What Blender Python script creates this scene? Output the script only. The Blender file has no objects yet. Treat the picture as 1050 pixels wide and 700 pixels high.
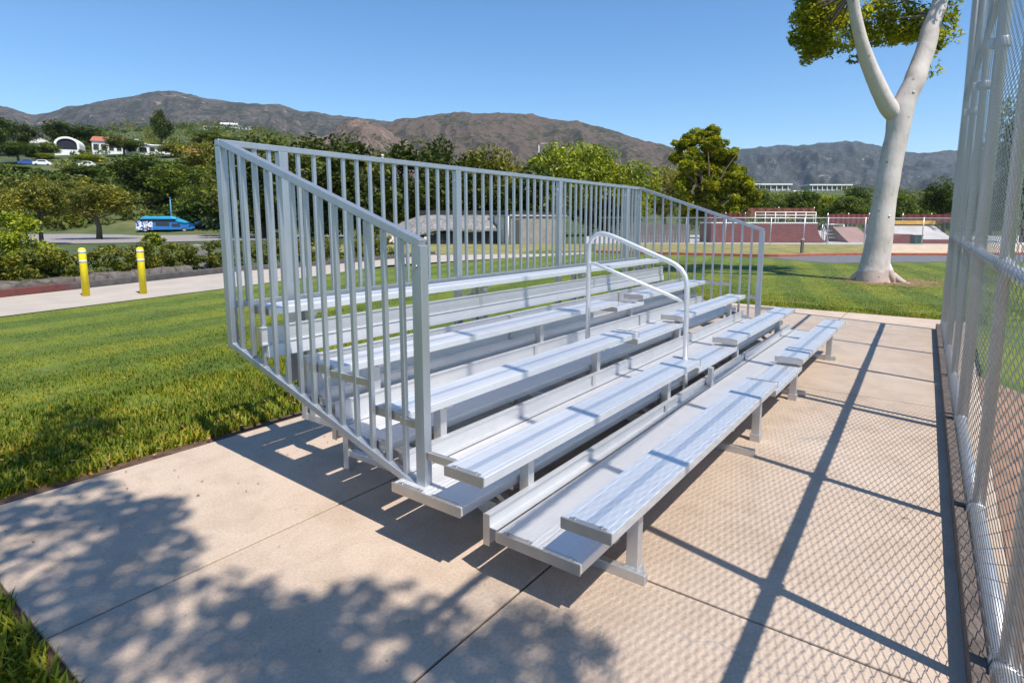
import bpy, bmesh, math, random
import numpy as np
from mathutils import Vector, Matrix, noise
random.seed(7); rng=np.random.default_rng(11)
D2R=math.radians
scene=bpy.context.scene
COL=bpy.context.collection

# ------------------------------------------------------------------ camera
CAM=Vector((-1.964,-.999,1.673)); YAW,PITCH,ROLL,F=.630,-.135,.002,599.582
cd=bpy.data.cameras.new('camera'); cam=bpy.data.objects.new('camera',cd); COL.objects.link(cam)
fw=Vector((math.cos(YAW)*math.cos(PITCH),math.sin(YAW)*math.cos(PITCH),math.sin(PITCH)))
rt=fw.cross(Vector((0,0,1))).normalized(); up=rt.cross(fw)
c_,s_=math.cos(ROLL),math.sin(ROLL); r2=c_*rt+s_*up; u2=-s_*rt+c_*up
M=Matrix((r2,u2,-fw)).transposed().to_4x4(); M.translation=CAM
cam.matrix_world=M
cd.sensor_width=36; cd.lens=F/1050*36; cd.shift_x=-10.3/1050; cd.shift_y=-41/1050
cd.clip_start=.05; cd.clip_end=20000
scene.camera=cam
FH=Vector((math.cos(YAW),math.sin(YAW),0)); RH=Vector((FH.y,-FH.x,0))
def at(px,D,z=0.0):
    """world point at depth D metres ahead of the bleacher viewpoint, on the bearing px"""
    k=(px-535.3)/F*math.cos(PITCH)
    p=CAM+FH*D+RH*(k*D); return Vector((p.x,p.y,z))
def zat(py,D): return CAM.z+(228-py)/F*D
def sm(a,b,x):
    t=min(1,max(0,(x-a)/(b-a))); return t*t*(3-2*t)
def hill(x,y):
    d=Vector((x,y,0))-Vector((CAM.x,CAM.y,0)); D=d.dot(FH)
    if D<55: return 0.0
    s=d.dot(RH)/D*F+535.3
    wl=1-sm(230,520,s); wr=sm(640,740,s)*(1-sm(900,1000,s)*.75)
    lin=lambda a,b,x: min(1,max(0,(x-a)/(b-a)))
    h=wl*(25*lin(80,205,D)+42*lin(205,520,D))+wr*24*lin(150,420,D)+(1-wl)*(1-wr)*14*sm(150,500,D)
    h+=sm(60,150,s)*(1-sm(300,420,s))*14*lin(260,460,D)
    if D>70: h+=noise.noise(Vector((x*.02,y*.02,3)))*.5*sm(80,160,D)
    return h

# ------------------------------------------------------------------ materials
def mat(name): 
    m=bpy.data.materials.new(name); m.use_nodes=True; nt=m.node_tree
    return m,nt,nt.nodes['Principled BSDF']
def N(nt,t,**k):
    n=nt.nodes.new(t)
    for a,b in k.items():
        if a.startswith('i_'): n.inputs[a[2:].replace('_',' ')].default_value=b
        else: setattr(n,a,b)
    return n
def ramp(nt,fac,stops,interp='LINEAR'):
    r=nt.nodes.new('ShaderNodeValToRGB'); r.color_ramp.interpolation=interp
    e=r.color_ramp.elements
    while len(e)<len(stops): e.new(.5)
    for q,(p,c) in zip(e,stops): q.position=p; q.color=(*c,1) if len(c)==3 else c
    nt.links.new(fac,r.inputs[0]); return r.outputs[0]
def coords(nt,scale=(1,1,1),kind='Object'):
    tc=nt.nodes.new('ShaderNodeTexCoord'); mp=nt.nodes.new('ShaderNodeMapping'); mp.inputs['Scale'].default_value=scale
    nt.links.new(tc.outputs[kind],mp.inputs[0]); return mp.outputs[0]
def wcoords(nt,scale=(1,1,1)):
    g=nt.nodes.new('ShaderNodeNewGeometry'); mp=nt.nodes.new('ShaderNodeMapping'); mp.inputs['Scale'].default_value=scale
    nt.links.new(g.outputs['Position'],mp.inputs[0]); return mp.outputs[0]
def noi(nt,vec,scale,detail=4,rough=.55,dist=0):
    n=N(nt,'ShaderNodeTexNoise'); n.inputs['Scale'].default_value=scale; n.inputs['Detail'].default_value=detail
    n.inputs['Roughness'].default_value=rough; n.inputs['Distortion'].default_value=dist
    nt.links.new(vec,n.inputs['Vector']); return n.outputs['Fac']
def mix(nt,a,b,fac,mode='MIX'):
    n=nt.nodes.new('ShaderNodeMix'); n.data_type='RGBA'; n.blend_type=mode
    for s,v in ((0,fac),(6,a),(7,b)):
        if hasattr(v,'is_output'): nt.links.new(v,n.inputs[s])
        else: n.inputs[s].default_value=(*v,1) if isinstance(v,tuple) else v
    return n.outputs[2]
def bump(nt,b,h,strength=.3,dist=.01):
    n=nt.nodes.new('ShaderNodeBump'); n.inputs['Strength'].default_value=strength; n.inputs['Distance'].default_value=dist
    nt.links.new(h,n.inputs['Height']); nt.links.new(n.outputs[0],b.inputs['Normal'])
def simple(name,col,rough=.7,metal=0,var=.12,scale=6,bmp=0):
    m,nt,b=mat(name); v=wcoords(nt)
    f=noi(nt,v,scale,5)
    lo=tuple(max(0,c*(1-var*1.6)) for c in col); hi=tuple(min(1,c*(1+var)) for c in col)
    nt.links.new(ramp(nt,f,[(.3,lo),(.7,hi)]),b.inputs['Base Color'])
    b.inputs['Roughness'].default_value=rough; b.inputs['Metallic'].default_value=metal
    if bmp: bump(nt,b,noi(nt,v,scale*4,4),bmp,.01)
    return m
def aluminium(name,col=(.80,.81,.83),rough=.36,stretch=(.06,70,70),met=.85,st=.6):
    m,nt,b=mat(name); v=wcoords(nt,stretch); w=wcoords(nt)
    streak=noi(nt,v,1.0,3); blot=noi(nt,w,5,5,.6); fine=noi(nt,w,38,3)
    c=ramp(nt,blot,[(.25,tuple(x*.93 for x in col)),(.6,col)])
    c=mix(nt,c,ramp(nt,streak,[(.35,(.88,.88,.89)),(.65,(1,1,1))]),st,'MULTIPLY')
    c=mix(nt,c,ramp(nt,fine,[(.26,(.66,.62,.58)),(.32,(1,1,1))]),.35,'MULTIPLY')
    nt.links.new(c,b.inputs['Base Color']); b.inputs['Metallic'].default_value=met
    r=N(nt,'ShaderNodeMapRange'); r.inputs[3].default_value=rough-.03; r.inputs[4].default_value=rough+.06
    nt.links.new(streak,r.inputs[0]); nt.links.new(r.outputs[0],b.inputs['Roughness'])
    return m
def foliage(name,dark,light,trans=.3,rough=.55):
    m,nt,b=mat(name)
    g=N(nt,'ShaderNodeNewGeometry'); a=N(nt,'ShaderNodeAttribute',attribute_name='clump')
    c1=ramp(nt,g.outputs['Random Per Island'],[(0,dark),(1,light)])
    c=mix(nt,c1,ramp(nt,a.outputs['Fac'],[(0,(.50,.58,.5)),(.5,(1,1,1)),(1,(1.6,1.42,1.0))]),1.0,'MULTIPLY')
    nt.links.new(c,b.inputs['Base Color']); b.inputs['Roughness'].default_value=rough
    b.inputs['Specular IOR Level'].default_value=.3
    t=N(nt,'ShaderNodeBsdfTranslucent'); nt.links.new(mix(nt,c,(1.2,1.25,.5),1.0,'MULTIPLY'),t.inputs[0])
    ms=N(nt,'ShaderNodeMixShader'); ms.inputs[0].default_value=trans
    nt.links.new(b.outputs[0],ms.inputs[1]); nt.links.new(t.outputs[0],ms.inputs[2])
    nt.links.new(ms.outputs[0],nt.nodes['Material Output'].inputs[0]); return m

MT={}
MT['seat']=aluminium('seat_aluminium',(.78,.79,.81),.46,met=.62,st=.5)
MT['strip']=aluminium('fluted_aluminium',(.70,.74,.80),.34,met=.75,st=.5)
MT['foot']=aluminium('footboard_aluminium',(.76,.75,.75),.46,met=.55,st=.4)
MT['post']=aluminium('guard_aluminium',(.48,.51,.55),.42,(30,30,2),.8)
MT['riser']=aluminium('riser_aluminium',(.64,.65,.67),.46,met=.6,st=.5)
MT['frame']=aluminium('frame_aluminium',(.60,.60,.61),.45,(8,8,8),.7)
MT['cap']=aluminium('cap_aluminium',(.60,.55,.50),.38,(10,10,10))
MT['steel']=aluminium('galvanised_steel',(.60,.61,.62),.48,(20,20,20))
MT['wire']=simple('galvanised_wire',(.40,.405,.41),.42,.85,.1,30)
MT['bolt']=simple('bolt_steel',(.5,.5,.5),.35,1,.1,40)
MT['rubber']=simple('dark_rubber',(.02,.02,.022),.8)

def concrete():
    m,nt,b=mat('concrete_pad'); v=wcoords(nt)
    big=noi(nt,v,.55,5,.6,.4); mid=noi(nt,v,3.2,6,.65,.6); fine=noi(nt,v,70,4,.7); pit=noi(nt,v,28,2,.5)
    c=ramp(nt,big,[(.28,(.43,.335,.255)),(.52,(.48,.38,.298)),(.75,(.52,.425,.342))])
    c=mix(nt,c,ramp(nt,mid,[(.3,(.80,.77,.74)),(.55,(1,1,1)),(.8,(1.08,1.07,1.05))]),.75,'MULTIPLY')
    c=mix(nt,c,ramp(nt,fine,[(.3,(.72,.70,.68)),(.55,(1,1,1)),(.75,(1.12,1.12,1.12))]),.75,'MULTIPLY')
    c=mix(nt,c,ramp(nt,pit,[(.24,(.35,.32,.30)),(.29,(1,1,1))]),.6,'MULTIPLY')
    st=noi(nt,wcoords(nt,(1.1,.8,1)),1.3,6,.7,1.5)
    c=mix(nt,c,ramp(nt,st,[(.60,(1,1,1)),(.72,(.80,.74,.68))]),.6,'MULTIPLY')
    wv=N(nt,'ShaderNodeMapping'); wv.inputs['Scale'].default_value=(.42,.42,.42); dn=N(nt,'ShaderNodeTexNoise'); dn.inputs['Scale'].default_value=2.2; dn.inputs['Detail'].default_value=6; nt.links.new(v,dn.inputs['Vector'])
    ad=N(nt,'ShaderNodeVectorMath',operation='MULTIPLY_ADD'); nt.links.new(dn.outputs['Color'],ad.inputs[0]); ad.inputs[1].default_value=(.55,.55,0); nt.links.new(v,ad.inputs[2]); nt.links.new(ad.outputs[0],wv.inputs[0])
    vc=N(nt,'ShaderNodeTexVoronoi',feature='DISTANCE_TO_EDGE'); vc.inputs['Scale'].default_value=1.0; nt.links.new(wv.outputs[0],vc.inputs['Vector'])
    msk=ramp(nt,noi(nt,v,.45,2),[(.52,(0,0,0)),(.60,(.8,.8,.8))])
    c=mix(nt,c,mix(nt,c,(.32,.28,.25),ramp(nt,vc.outputs['Distance'],[(.0015,(.9,.9,.9)),(.004,(0,0,0))])),msk)
    gm=N(nt,'ShaderNodeTexVoronoi'); gm.inputs['Scale'].default_value=2.3; nt.links.new(v,gm.inputs['Vector'])
    c=mix(nt,c,(.16,.135,.115),ramp(nt,gm.outputs['Distance'],[(.030,(.75,.75,.75)),(.045,(0,0,0))]))
    c=mix(nt,c,(.30,.19,.11),ramp(nt,noi(nt,wcoords(nt,(1,1,1)),.9,7,.75,2.5),[(.64,(0,0,0)),(.74,(.5,.5,.5))]))
    nt.links.new(c,b.inputs['Base Color']); b.inputs['Roughness'].default_value=.85
    bump(nt,b,mix(nt,fine,pit,.35),.35,.004); return m
MT['concrete']=concrete()
MT['path']=simple('path_concrete',(.40,.35,.30),.85,0,.08,1.2,.2)
MT['asphalt']=simple('asphalt',(.13,.13,.14),.85,0,.15,3,.3)
MT['road']=simple('old_asphalt',(.26,.235,.22),.85,0,.15,2,.3)
MT['sand']=simple('sand',(.52,.40,.27),.9,0,.15,1.5,.3)
MT['soil']=simple('soil',(.105,.06,.035),.95,0,.3,9,.6)
MT['joint']=simple('joint_dirt',(.06,.045,.035),.95,0,.3,9)
def lawn_col(nt,v):
    big=noi(nt,v,.35,5,.6,.5); mid=noi(nt,v,2.2,5,.65)
    c=ramp(nt,big,[(.25,(.105,.155,.012)),(.5,(.155,.210,.017)),(.75,(.215,.240,.026))])
    c=mix(nt,c,ramp(nt,mid,[(.30,(.62,.72,.6)),(.52,(1,1,1)),(.80,(1.3,1.15,1.0))]),.8,'MULTIPLY')
    # mowing stripes run along the path
    w=N(nt,'ShaderNodeTexWave'); w.wave_type='BANDS'; w.bands_direction='Y'; w.inputs['Scale'].default_value=.23
    w.inputs['Distortion'].default_value=1.2; w.inputs['Detail'].default_value=2; w.inputs['Detail Scale'].default_value=.6
    mp=N(nt,'ShaderNodeMapping'); mp.inputs['Rotation'].default_value=(0,0,-D2R(14)); nt.links.new(v,mp.inputs[0]); nt.links.new(mp.outputs[0],w.inputs[0])
    c=mix(nt,c,ramp(nt,w.outputs['Fac'],[(.3,(.70,.80,.75)),(.7,(1.18,1.1,1.0))]),.8,'MULTIPLY')
    return c
def lawn():
    m,nt,b=mat('lawn_ground'); v=wcoords(nt)
    c=lawn_col(nt,v)
    fine=noi(nt,v,42,6,.8)
    c=mix(nt,c,ramp(nt,fine,[(.3,(.5,.55,.45)),(.5,(.9,.92,.85)),(.75,(1.3,1.22,1.1))]),.8,'MULTIPLY')
    c=mix(nt,c,(.74,.75,.56),1.0,'MULTIPLY')  # evenly darkened in colour for the self-shadow that grass blades would give
    cl=noi(nt,v,9,4,.7); c=mix(nt,c,ramp(nt,cl,[(.3,(.72,.78,.7)),(.6,(1.05,1.03,1)),(.8,(1.35,1.2,1.1))]),.8,'MULTIPLY')
    dry=noi(nt,v,1.1,5,.65,.8)
    c=mix(nt,c,(.26,.18,.075),ramp(nt,dry,[(.62,(0,0,0)),(.78,(.55,.55,.55))]))
    # bare soil round the pale tree's foot and along the concrete edge
    def disc(x,y,r0,r1):
        n=N(nt,'ShaderNodeVectorMath',operation='DISTANCE'); n.inputs[1].default_value=(x,y,0); nt.links.new(v,n.inputs[0])
        a=N(nt,'ShaderNodeMath',operation='MULTIPLY_ADD'); nt.links.new(noi(nt,v,1.6,5,.7),a.inputs[0]); a.inputs[1].default_value=2.4; a.inputs[2].default_value=-1.2
        s=N(nt,'ShaderNodeMath',operation='ADD'); nt.links.new(n.outputs['Value'],s.inputs[0]); nt.links.new(a.outputs[0],s.inputs[1])
        r=N(nt,'ShaderNodeMapRange'); r.inputs[1].default_value=r0; r.inputs[2].default_value=r1; r.inputs[3].default_value=1; r.inputs[4].default_value=0
        nt.links.new(s.outputs[0],r.inputs[0]); return r.outputs[0]
    c=mix(nt,c,(.22,.135,.065),disc(18.2,.3,.7,1.7))
    nt.links.new(c,b.inputs['Base Color']); b.inputs['Roughness'].default_value=.9
    bump(nt,b,fine,.5,.015); return m
MT['lawn']=lawn()
def blade():
    m,nt,b=mat('grass_blades'); v=wcoords(nt)
    c=lawn_col(nt,v); g=N(nt,'ShaderNodeNewGeometry'); c=mix(nt,c,(1.12,1.0,.88),1.0,'MULTIPLY')
    c=mix(nt,c,ramp(nt,g.outputs['Random Per Island'],[(0,(.6,.72,.5)),(.55,(1.05,1.05,.95)),(.9,(1.35,1.2,1.2)),(.93,(2.1,1.25,1.6)),(1,(2.3,1.3,1.8))]),1,'MULTIPLY')
    nt.links.new(c,b.inputs['Base Color']); b.inputs['Roughness'].default_value=.6; b.inputs['Specular IOR Level'].default_value=.25
    t=N(nt,'ShaderNodeBsdfTranslucent'); nt.links.new(c,t.inputs[0]); ms=N(nt,'ShaderNodeMixShader'); ms.inputs[0].default_value=.3
    nt.links.new(b.outputs[0],ms.inputs[1]); nt.links.new(t.outputs[0],ms.inputs[2]); nt.links.new(ms.outputs[0],nt.nodes['Material Output'].inputs[0])
    return m
MT['blade']=blade()
def drygrass():
    m,nt,b=mat('dry_grass'); v=wcoords(nt)
    a=noi(nt,v,.9,6,.7,.5)
    c=ramp(nt,a,[(.3,(.10,.12,.02)),(.48,(.20,.19,.055)),(.62,(.30,.24,.10)),(.8,(.40,.30,.17))])
    nt.links.new(c,b.inputs['Base Color']); b.inputs['Roughness'].default_value=.95
    bump(nt,b,noi(nt,v,20,4),.8,.05); return m
MT['dry']=drygrass()
def terrain():
    m,nt,b=mat('hill_ground'); v=wcoords(nt)
    a=noi(nt,v,.035,6,.65,.4); f=noi(nt,v,.6,5,.7)
    c=ramp(nt,a,[(.3,(.035,.05,.014)),(.47,(.060,.085,.020)),(.6,(.10,.115,.032)),(.75,(.19,.155,.08))])
    c=mix(nt,c,ramp(nt,f,[(.3,(.5,.52,.45)),(.6,(1,1,1))]),.8,'MULTIPLY')
    nt.links.new(c,b.inputs['Base Color']); b.inputs['Roughness'].default_value=.95; return m
MT['terrain']=terrain()
def mountain(name,scrub,soil,rock,k=1.0,rocky=.6,cover=.5):
    m,nt,b=mat(name); v=wcoords(nt)
    a=noi(nt,v,.004*k,7,.65,.6); f=noi(nt,v,.030*k,9,.85,.3); r=noi(nt,v,.010*k,9,.85,.8); g=noi(nt,v,.07*k,6,.8)
    c=mix(nt,soil,tuple(x*1.35 for x in soil),ramp(nt,a,[(.4,(0,0,0)),(.6,(1,1,1))]))
    c=mix(nt,c,rock,ramp(nt,r,[(rocky,(0,0,0)),(rocky+.03,(.9,.9,.9))]))
    sc=mix(nt,tuple(x*.55 for x in scrub),scrub,ramp(nt,g,[(.4,(0,0,0)),(.6,(1,1,1))]))
    ad=N(nt,'ShaderNodeMath',operation='MULTIPLY_ADD'); nt.links.new(a,ad.inputs[0]); ad.inputs[1].default_value=.5; nt.links.new(f,ad.inputs[2])
    c=mix(nt,c,sc,ramp(nt,ad.outputs[0],[(.25+cover,(0,0,0)),(.25+cover+.035,(1,1,1))]))
    nt.links.new(c,b.inputs['Base Color']); b.inputs['Roughness'].default_value=.95
    bump(nt,b,f,1.0,14/k); return m

# ------------------------------------------------------------------ mesh builder
class MB:
    def __init__(s): s.v=[]; s.f=[]; s.sm=[]
    def add(s,vs,fs,smooth=False):
        o=len(s.v); s.v+=[tuple(p) for p in vs]; s.f+=[tuple(i+o for i in f) for f in fs]; s.sm+=[smooth]*len(fs)
    def box(s,x0,x1,y0,y1,z0,z1):
        s.add([(x0,y0,z0),(x1,y0,z0),(x1,y1,z0),(x0,y1,z0),(x0,y0,z1),(x1,y0,z1),(x1,y1,z1),(x0,y1,z1)],
              [(3,2,1,0),(4,5,6,7),(0,1,5,4),(1,2,6,5),(2,3,7,6),(3,0,4,7)])
    def beam(s,p,q,w,h,upv=(0,0,1)):
        p=Vector(p);q=Vector(q);d=(q-p).normalized();u=Vector(upv)
        sd=d.cross(u).normalized();u=sd.cross(d)
        vs=[e+sd*a*w/2+u*b_*h/2 for e in (p,q) for a,b_ in ((-1,-1),(1,-1),(1,1),(-1,1))]
        s.add(vs,[(0,1,2,3),(7,6,5,4),(4,5,1,0),(5,6,2,1),(6,7,3,2),(7,4,0,3)])
    def tube(s,pts,r,n=10,cap=True):
        pts=[Vector(p) for p in pts]; rr=r if isinstance(r,(list,tuple)) else [r]*len(pts)
        d0=(pts[1]-pts[0]).normalized(); a=Vector((0,0,1)) if abs(d0.z)<.9 else Vector((1,0,0))
        e=d0.cross(a).normalized(); vs=[]
        for i,p in enumerate(pts):
            d=(pts[min(i+1,len(pts)-1)]-pts[max(i-1,0)]).normalized()
            e=(e-d*e.dot(d)).normalized(); g=d.cross(e)
            vs+=[p+(e*math.cos(2*math.pi*k/n)+g*math.sin(2*math.pi*k/n))*rr[i] for k in range(n)]
        fs=[(i*n+k,i*n+(k+1)%n,(i+1)*n+(k+1)%n,(i+1)*n+k) for i in range(len(pts)-1) for k in range(n)]
        o=len(s.v); s.add(vs,fs,True)
        if cap: s.f+=[tuple(o+k for k in range(n))[::-1],tuple(o+(len(pts)-1)*n+k for k in range(n))]; s.sm+=[False]*2
    def prism(s,prof,axis,a,b):
        """extrude a 2D profile (list of (u,v)) along axis from a to b"""
        n=len(prof)
        P=(lambda u,v,t:(t,u,v)) if axis=='x' else (lambda u,v,t:(u,t,v)) if axis=='y' else (lambda u,v,t:(u,v,t))
        vs=[P(u,v,a) for u,v in prof]+[P(u,v,b) for u,v in prof]
        s.add(vs,[(i,(i+1)%n,n+(i+1)%n,n+i) for i in range(n)]+[tuple(range(n))[::-1],tuple(range(n,2*n))])
    def mesh(s,name,m):
        me=bpy.data.meshes.new(name); me.from_pydata(s.v,[],s.f); me.validate(clean_customdata=False)
        if len(me.polygons)==len(s.sm): me.polygons.foreach_set('use_smooth',s.sm)
        bm=bmesh.new(); bm.from_mesh(me); bmesh.ops.recalc_face_normals(bm,faces=bm.faces); bm.to_mesh(me); bm.free()
        me.materials.append(m); return me
    def build(s,name,m,parent=None,bev=0,loc=None,rz=0):
        o=bpy.data.objects.new(name,s.mesh(name,m)); COL.objects.link(o)
        if parent: o.parent=parent
        if loc is not None: o.location=loc; o.rotation_euler=(0,0,rz)
        if bev:
            b=o.modifiers.new('bevel','BEVEL'); b.width=bev; b.segments=2; b.limit_method='ANGLE'; b.angle_limit=D2R(40)
        return o
def empty(name,loc=(0,0,0),rz=0):
    o=bpy.data.objects.new(name,None); COL.objects.link(o); o.location=loc; o.rotation_euler=(0,0,rz); o.empty_display_size=.2; return o
def tag(o,label,cat,group=None):
    o['label']=label; o['category']=cat
    if group: o['group']=group
    return o
def struct(o,kind='structure'): o['kind']=kind; return o
def sheet(name,pts,z,m,thick=0,kind='structure',sub=0):
    b=MB(); n=len(pts)
    if thick:
        b.prism([(p[0],p[1]) for p in pts],'z',z-thick,z)
    else: b.add([(p[0],p[1],z) for p in pts],[tuple(range(n))])
    o=b.build(name,m); struct(o,kind); return o
def npmesh(name,V,Fq,m,clump=None,smooth=False):
    """V (n,3), Fq (k,3|4) numpy arrays"""
    me=bpy.data.meshes.new(name); k=Fq.shape[1]
    me.vertices.add(len(V)); me.vertices.foreach_set('co',V.astype(np.float32).ravel())
    me.loops.add(Fq.size); me.loops.foreach_set('vertex_index',Fq.astype(np.int32).ravel())
    me.polygons.add(len(Fq)); me.polygons.foreach_set('loop_start',np.arange(0,Fq.size,k,dtype=np.int32))
    me.update(calc_edges=True)
    if smooth: me.polygons.foreach_set('use_smooth',np.ones(len(Fq),bool))
    if clump is not None:
        a=me.attributes.new('clump','FLOAT','POINT'); a.data.foreach_set('value',clump.astype(np.float32))
    me.materials.append(m); return me

# ------------------------------------------------------------------ ground and setting
def ground():
    th=np.concatenate([np.linspace(-D2R(60),D2R(60),170),np.linspace(D2R(66),D2R(294),40)]); n=len(th)
    R_=np.concatenate([[2,20,40,55],np.linspace(60,520,70),np.geomspace(560,9000,22)])
    V=[]
    for r in R_:
        for t in th:
            p=CAM+FH*(r*math.cos(t))-RH*(r*math.sin(t))
            V.append((p.x,p.y,hill(p.x,p.y)-.09))
    V.append((CAM.x,CAM.y,-.09)); V=np.array(V); Fq=[]
    for i in range(len(R_)-1):
        for j in range(n): Fq.append((i*n+j,i*n+(j+1)%n,(i+1)*n+(j+1)%n,(i+1)*n+j))
    me=npmesh('ground',V,np.array(Fq),MT['terrain'],smooth=True)
    bm=bmesh.new(); bm.from_mesh(me); bm.verts.ensure_lookup_table(); c=bm.verts[len(V)-1]
    for j in range(n): bm.faces.new((c,bm.verts[(j+1)%n],bm.verts[j]))
    bmesh.ops.recalc_face_normals(bm,faces=bm.faces); bm.to_mesh(me); bm.free()
    o=bpy.data.objects.new('ground',me); COL.objects.link(o); struct(o)
ground()
# concrete pad as separately cast slabs with narrow dirt joints
X0,X1,Y0,Y1=-1.36,10.45,-1.36,3.45
sheet('joint_bed',[(X0,Y0),(X1,Y0),(X1,Y1),(X0,Y1)],-.012,MT['joint'])
b=MB(); g=.0065
xs=[X0,.455,4.45,8.45,X1]; ys=[Y0,.465,1.83,Y1]
for j in range(3):
    xl=xs if j!=1 else [X0,2.45,6.45,X1]
    if j==2: xl=[X0,4.45,X1]
    for i in range(len(xl)-1): b.box(xl[i]+g,xl[i+1]-g,ys[j]+g,ys[j+1]-g,-.1,0)
struct(b.build('pavement',MT['concrete'],bev=.006))
# lawn round the pad (one sheet with a notch for the pad)
def lawnsheet():
    b=MB(); z=-.03
    P=[(-30,Y1+.02),(-30,-40),(X0-.02,-40),(X0-.02,Y1+.02)]
    b.add([(x,y,z) for x,y in P],[(0,1,2,3)])
    b.add([(-30,Y1+.02,z),(X1+.02,Y1+.02,z),(X1+.02,16.0,z),(5.66,13.88,z),(.87,12.61,z),(-30,4.5,z)],[(0,1,2,3,4,5)])
    a,b2=at(1500,25),at(610,25.4)
    b.add([(X1+.02,-40,z),(40,-40,z),(34,-8,z),(29.4,-.7,z),(25.6,3.1,z),(28.2,6.5,z),(28.5,14,z),(27.5,19.5,z),(18.8,16.0,z),(X1+.02,16.0,z)],[tuple(range(10))])
    b.add([(X0-.02,-40,z-.004),(X1+.02,-40,z-.004),(X1+.02,Y0-.05,z-.004),(X0-.02,Y0-.05,z-.004)],[(0,1,2,3)])
    struct(b.build('lawn',MT['lawn']))
lawnsheet()
sheet('field_dirt',[(-7,-3.2),(4.2,-2.3),(5.6,-1.7),(6.2,Y0+.0),(-7,Y0+.0)],-.022,simple('infield_dirt',(.27,.16,.105),.95,0,.2,3,.4))
# soil edge between lawn and pad
b=MB()
def ribbon(b,pts,w0,w1,z):
    n=len(pts); vs=[]
    for i,(x,y) in enumerate(pts):
        vs+=[(x-w0[0]*(1+.5*noise.noise(Vector((x*3,y*3,0)))),y-w0[1],z),(x+w1[0]*(1+.7*noise.noise(Vector((x*2.3,y*2.3,5)))),y+w1[1]*(1+.8*noise.noise(Vector((x*2.3,y*2.3,9)))),z)]
    b.add(vs,[(2*i,2*i+2,2*i+3,2*i+1) for i in range(n-1)])
ribbon(b,[(x,Y1-.005) for x in np.linspace(-9,X1,150)],(0,0),(0,.17),-.015)
ribbon(b,[(X0+.005,y) for y in np.linspace(-6,Y1,120)],(.05,0),(0,0),-.014)
struct(b.build('soil_edge',MT['soil']))
# path beyond the lawn, its kerb, roads and strips
sheet('path',[(-30,4.5),(.87,12.61),(5.66,13.88),(8.4,14.75),(11.2,15.9),(13.5,16.75),(18.78,16.1),(23.0,15.1),(26.0,14.6),(27.3,15.6),(24.58,16.25),(21.8,18.6),(19.2,21.0),(16.5,21.0),(12.8,20.2),(1.61,15.96),(-30,9.0)],-.018,MT['path'])
def kerb(name,pts,w,h,m):
    b=MB(); n=len(pts); vs=[]
    for i,p in enumerate(pts):
        a=Vector(pts[max(i-1,0)]); c=Vector(pts[min(i+1,n-1)]); d=(c-a).normalized(); q=Vector((-d.y,d.x))
        p=Vector(p)
        for s,z in ((0,-.05),(0,h),(w,h),(w,-.05)): vs.append((p.x+q.x*s,p.y+q.y*s,z))
    fs=[]
    for i in range(n-1):
        for k in range(3): fs.append((i*4+k,i*4+k+1,(i+1)*4+k+1,(i+1)*4+k))
    fs+=[(0,1,2,3),((n-1)*4+3,(n-1)*4+2,(n-1)*4+1,(n-1)*4)]
    b.add(vs,fs); return b.build(name,m,bev=.015)
KP=[(-30,9.0),(1.61,15.96),(5,17.35),(8.09,18.56),(11.83,18.62),(20,20.6)]
def kerbmat():
    m,nt,b=mat('kerb_paint'); v=wcoords(nt)
    g=N(nt,'ShaderNodeSeparateXYZ'); nt.links.new(v,g.inputs[0])
    f=N(nt,'ShaderNodeMapRange'); f.inputs[1].default_value=2.9; f.inputs[2].default_value=3.4; nt.links.new(g.outputs[0],f.inputs[0])
    red=ramp(nt,noi(nt,v,7,5,.7),[(.35,(.05,.038,.035)),(.5,(.14,.04,.032))])
    gry=ramp(nt,noi(nt,v,5,5),[(.3,(.06,.055,.055)),(.7,(.12,.11,.105))])
    nt.links.new(mix(nt,red,gry,f.outputs[0]),b.inputs['Base Color']); b.inputs['Roughness'].default_value=.8; return m
struct(kerb('kerb',KP,.16,.15,kerbmat()))
ra=[at(-250,47),at(30,44),at(120,47),at(250,55),at(380,58),at(480,46)]; rb=[at(480,52),at(380,74),at(240,78),at(140,72),at(100,84),at(40,80),at(-250,70)]
sheet('road',[(p.x,p.y) for p in ra+rb],-.05,MT['road'])
sheet('asphalt_court',[(25.6,3.1),(29.4,-.7),(34,-8),(42,-8),(37.8,-.7),(34.5,2.5),(31,5.2),(28.2,6.5)],-.02,MT['asphalt'])
tk=[at(1200,33),at(975,30.5),at(870,30.6),at(800,29),at(740,30),at(660,31.5),at(610,33)]
struct(kerb('red_kerb',[(p.x,p.y) for p in tk[::-1]],.35,.1,simple('red_kerb_paint',(.34,.10,.06),.8,0,.15,4)))
p2=[at(610,33.3),at(690,32),at(800,29.6),at(890,31.2),at(893,46),at(760,47),at(610,47)]
sheet('dry_grass_strip',[(p.x,p.y) for p in p2],-.026,MT['dry'])
p3=[at(893,31.2),at(975,31),at(1200,33.5),at(1200,50),at(975,46),at(893,46)]
sheet('sand_strip',[(p.x,p.y) for p in p3],-.026,MT['sand'])
p4=[at(600,46.5),at(1300,46.5),at(1300,80),at(600,80)]
sheet('skatepark_floor',[(p.x,p.y) for p in p4],-.04,simple('skate_concrete',(.42,.40,.40),.8,0,.1,1))
p5=[at(300,33),at(600,30),at(600,46.5),at(300,43.5)]
sheet('dry_verge',[(p.x,p.y) for p in p5],-.045,MT['dry'])

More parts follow.
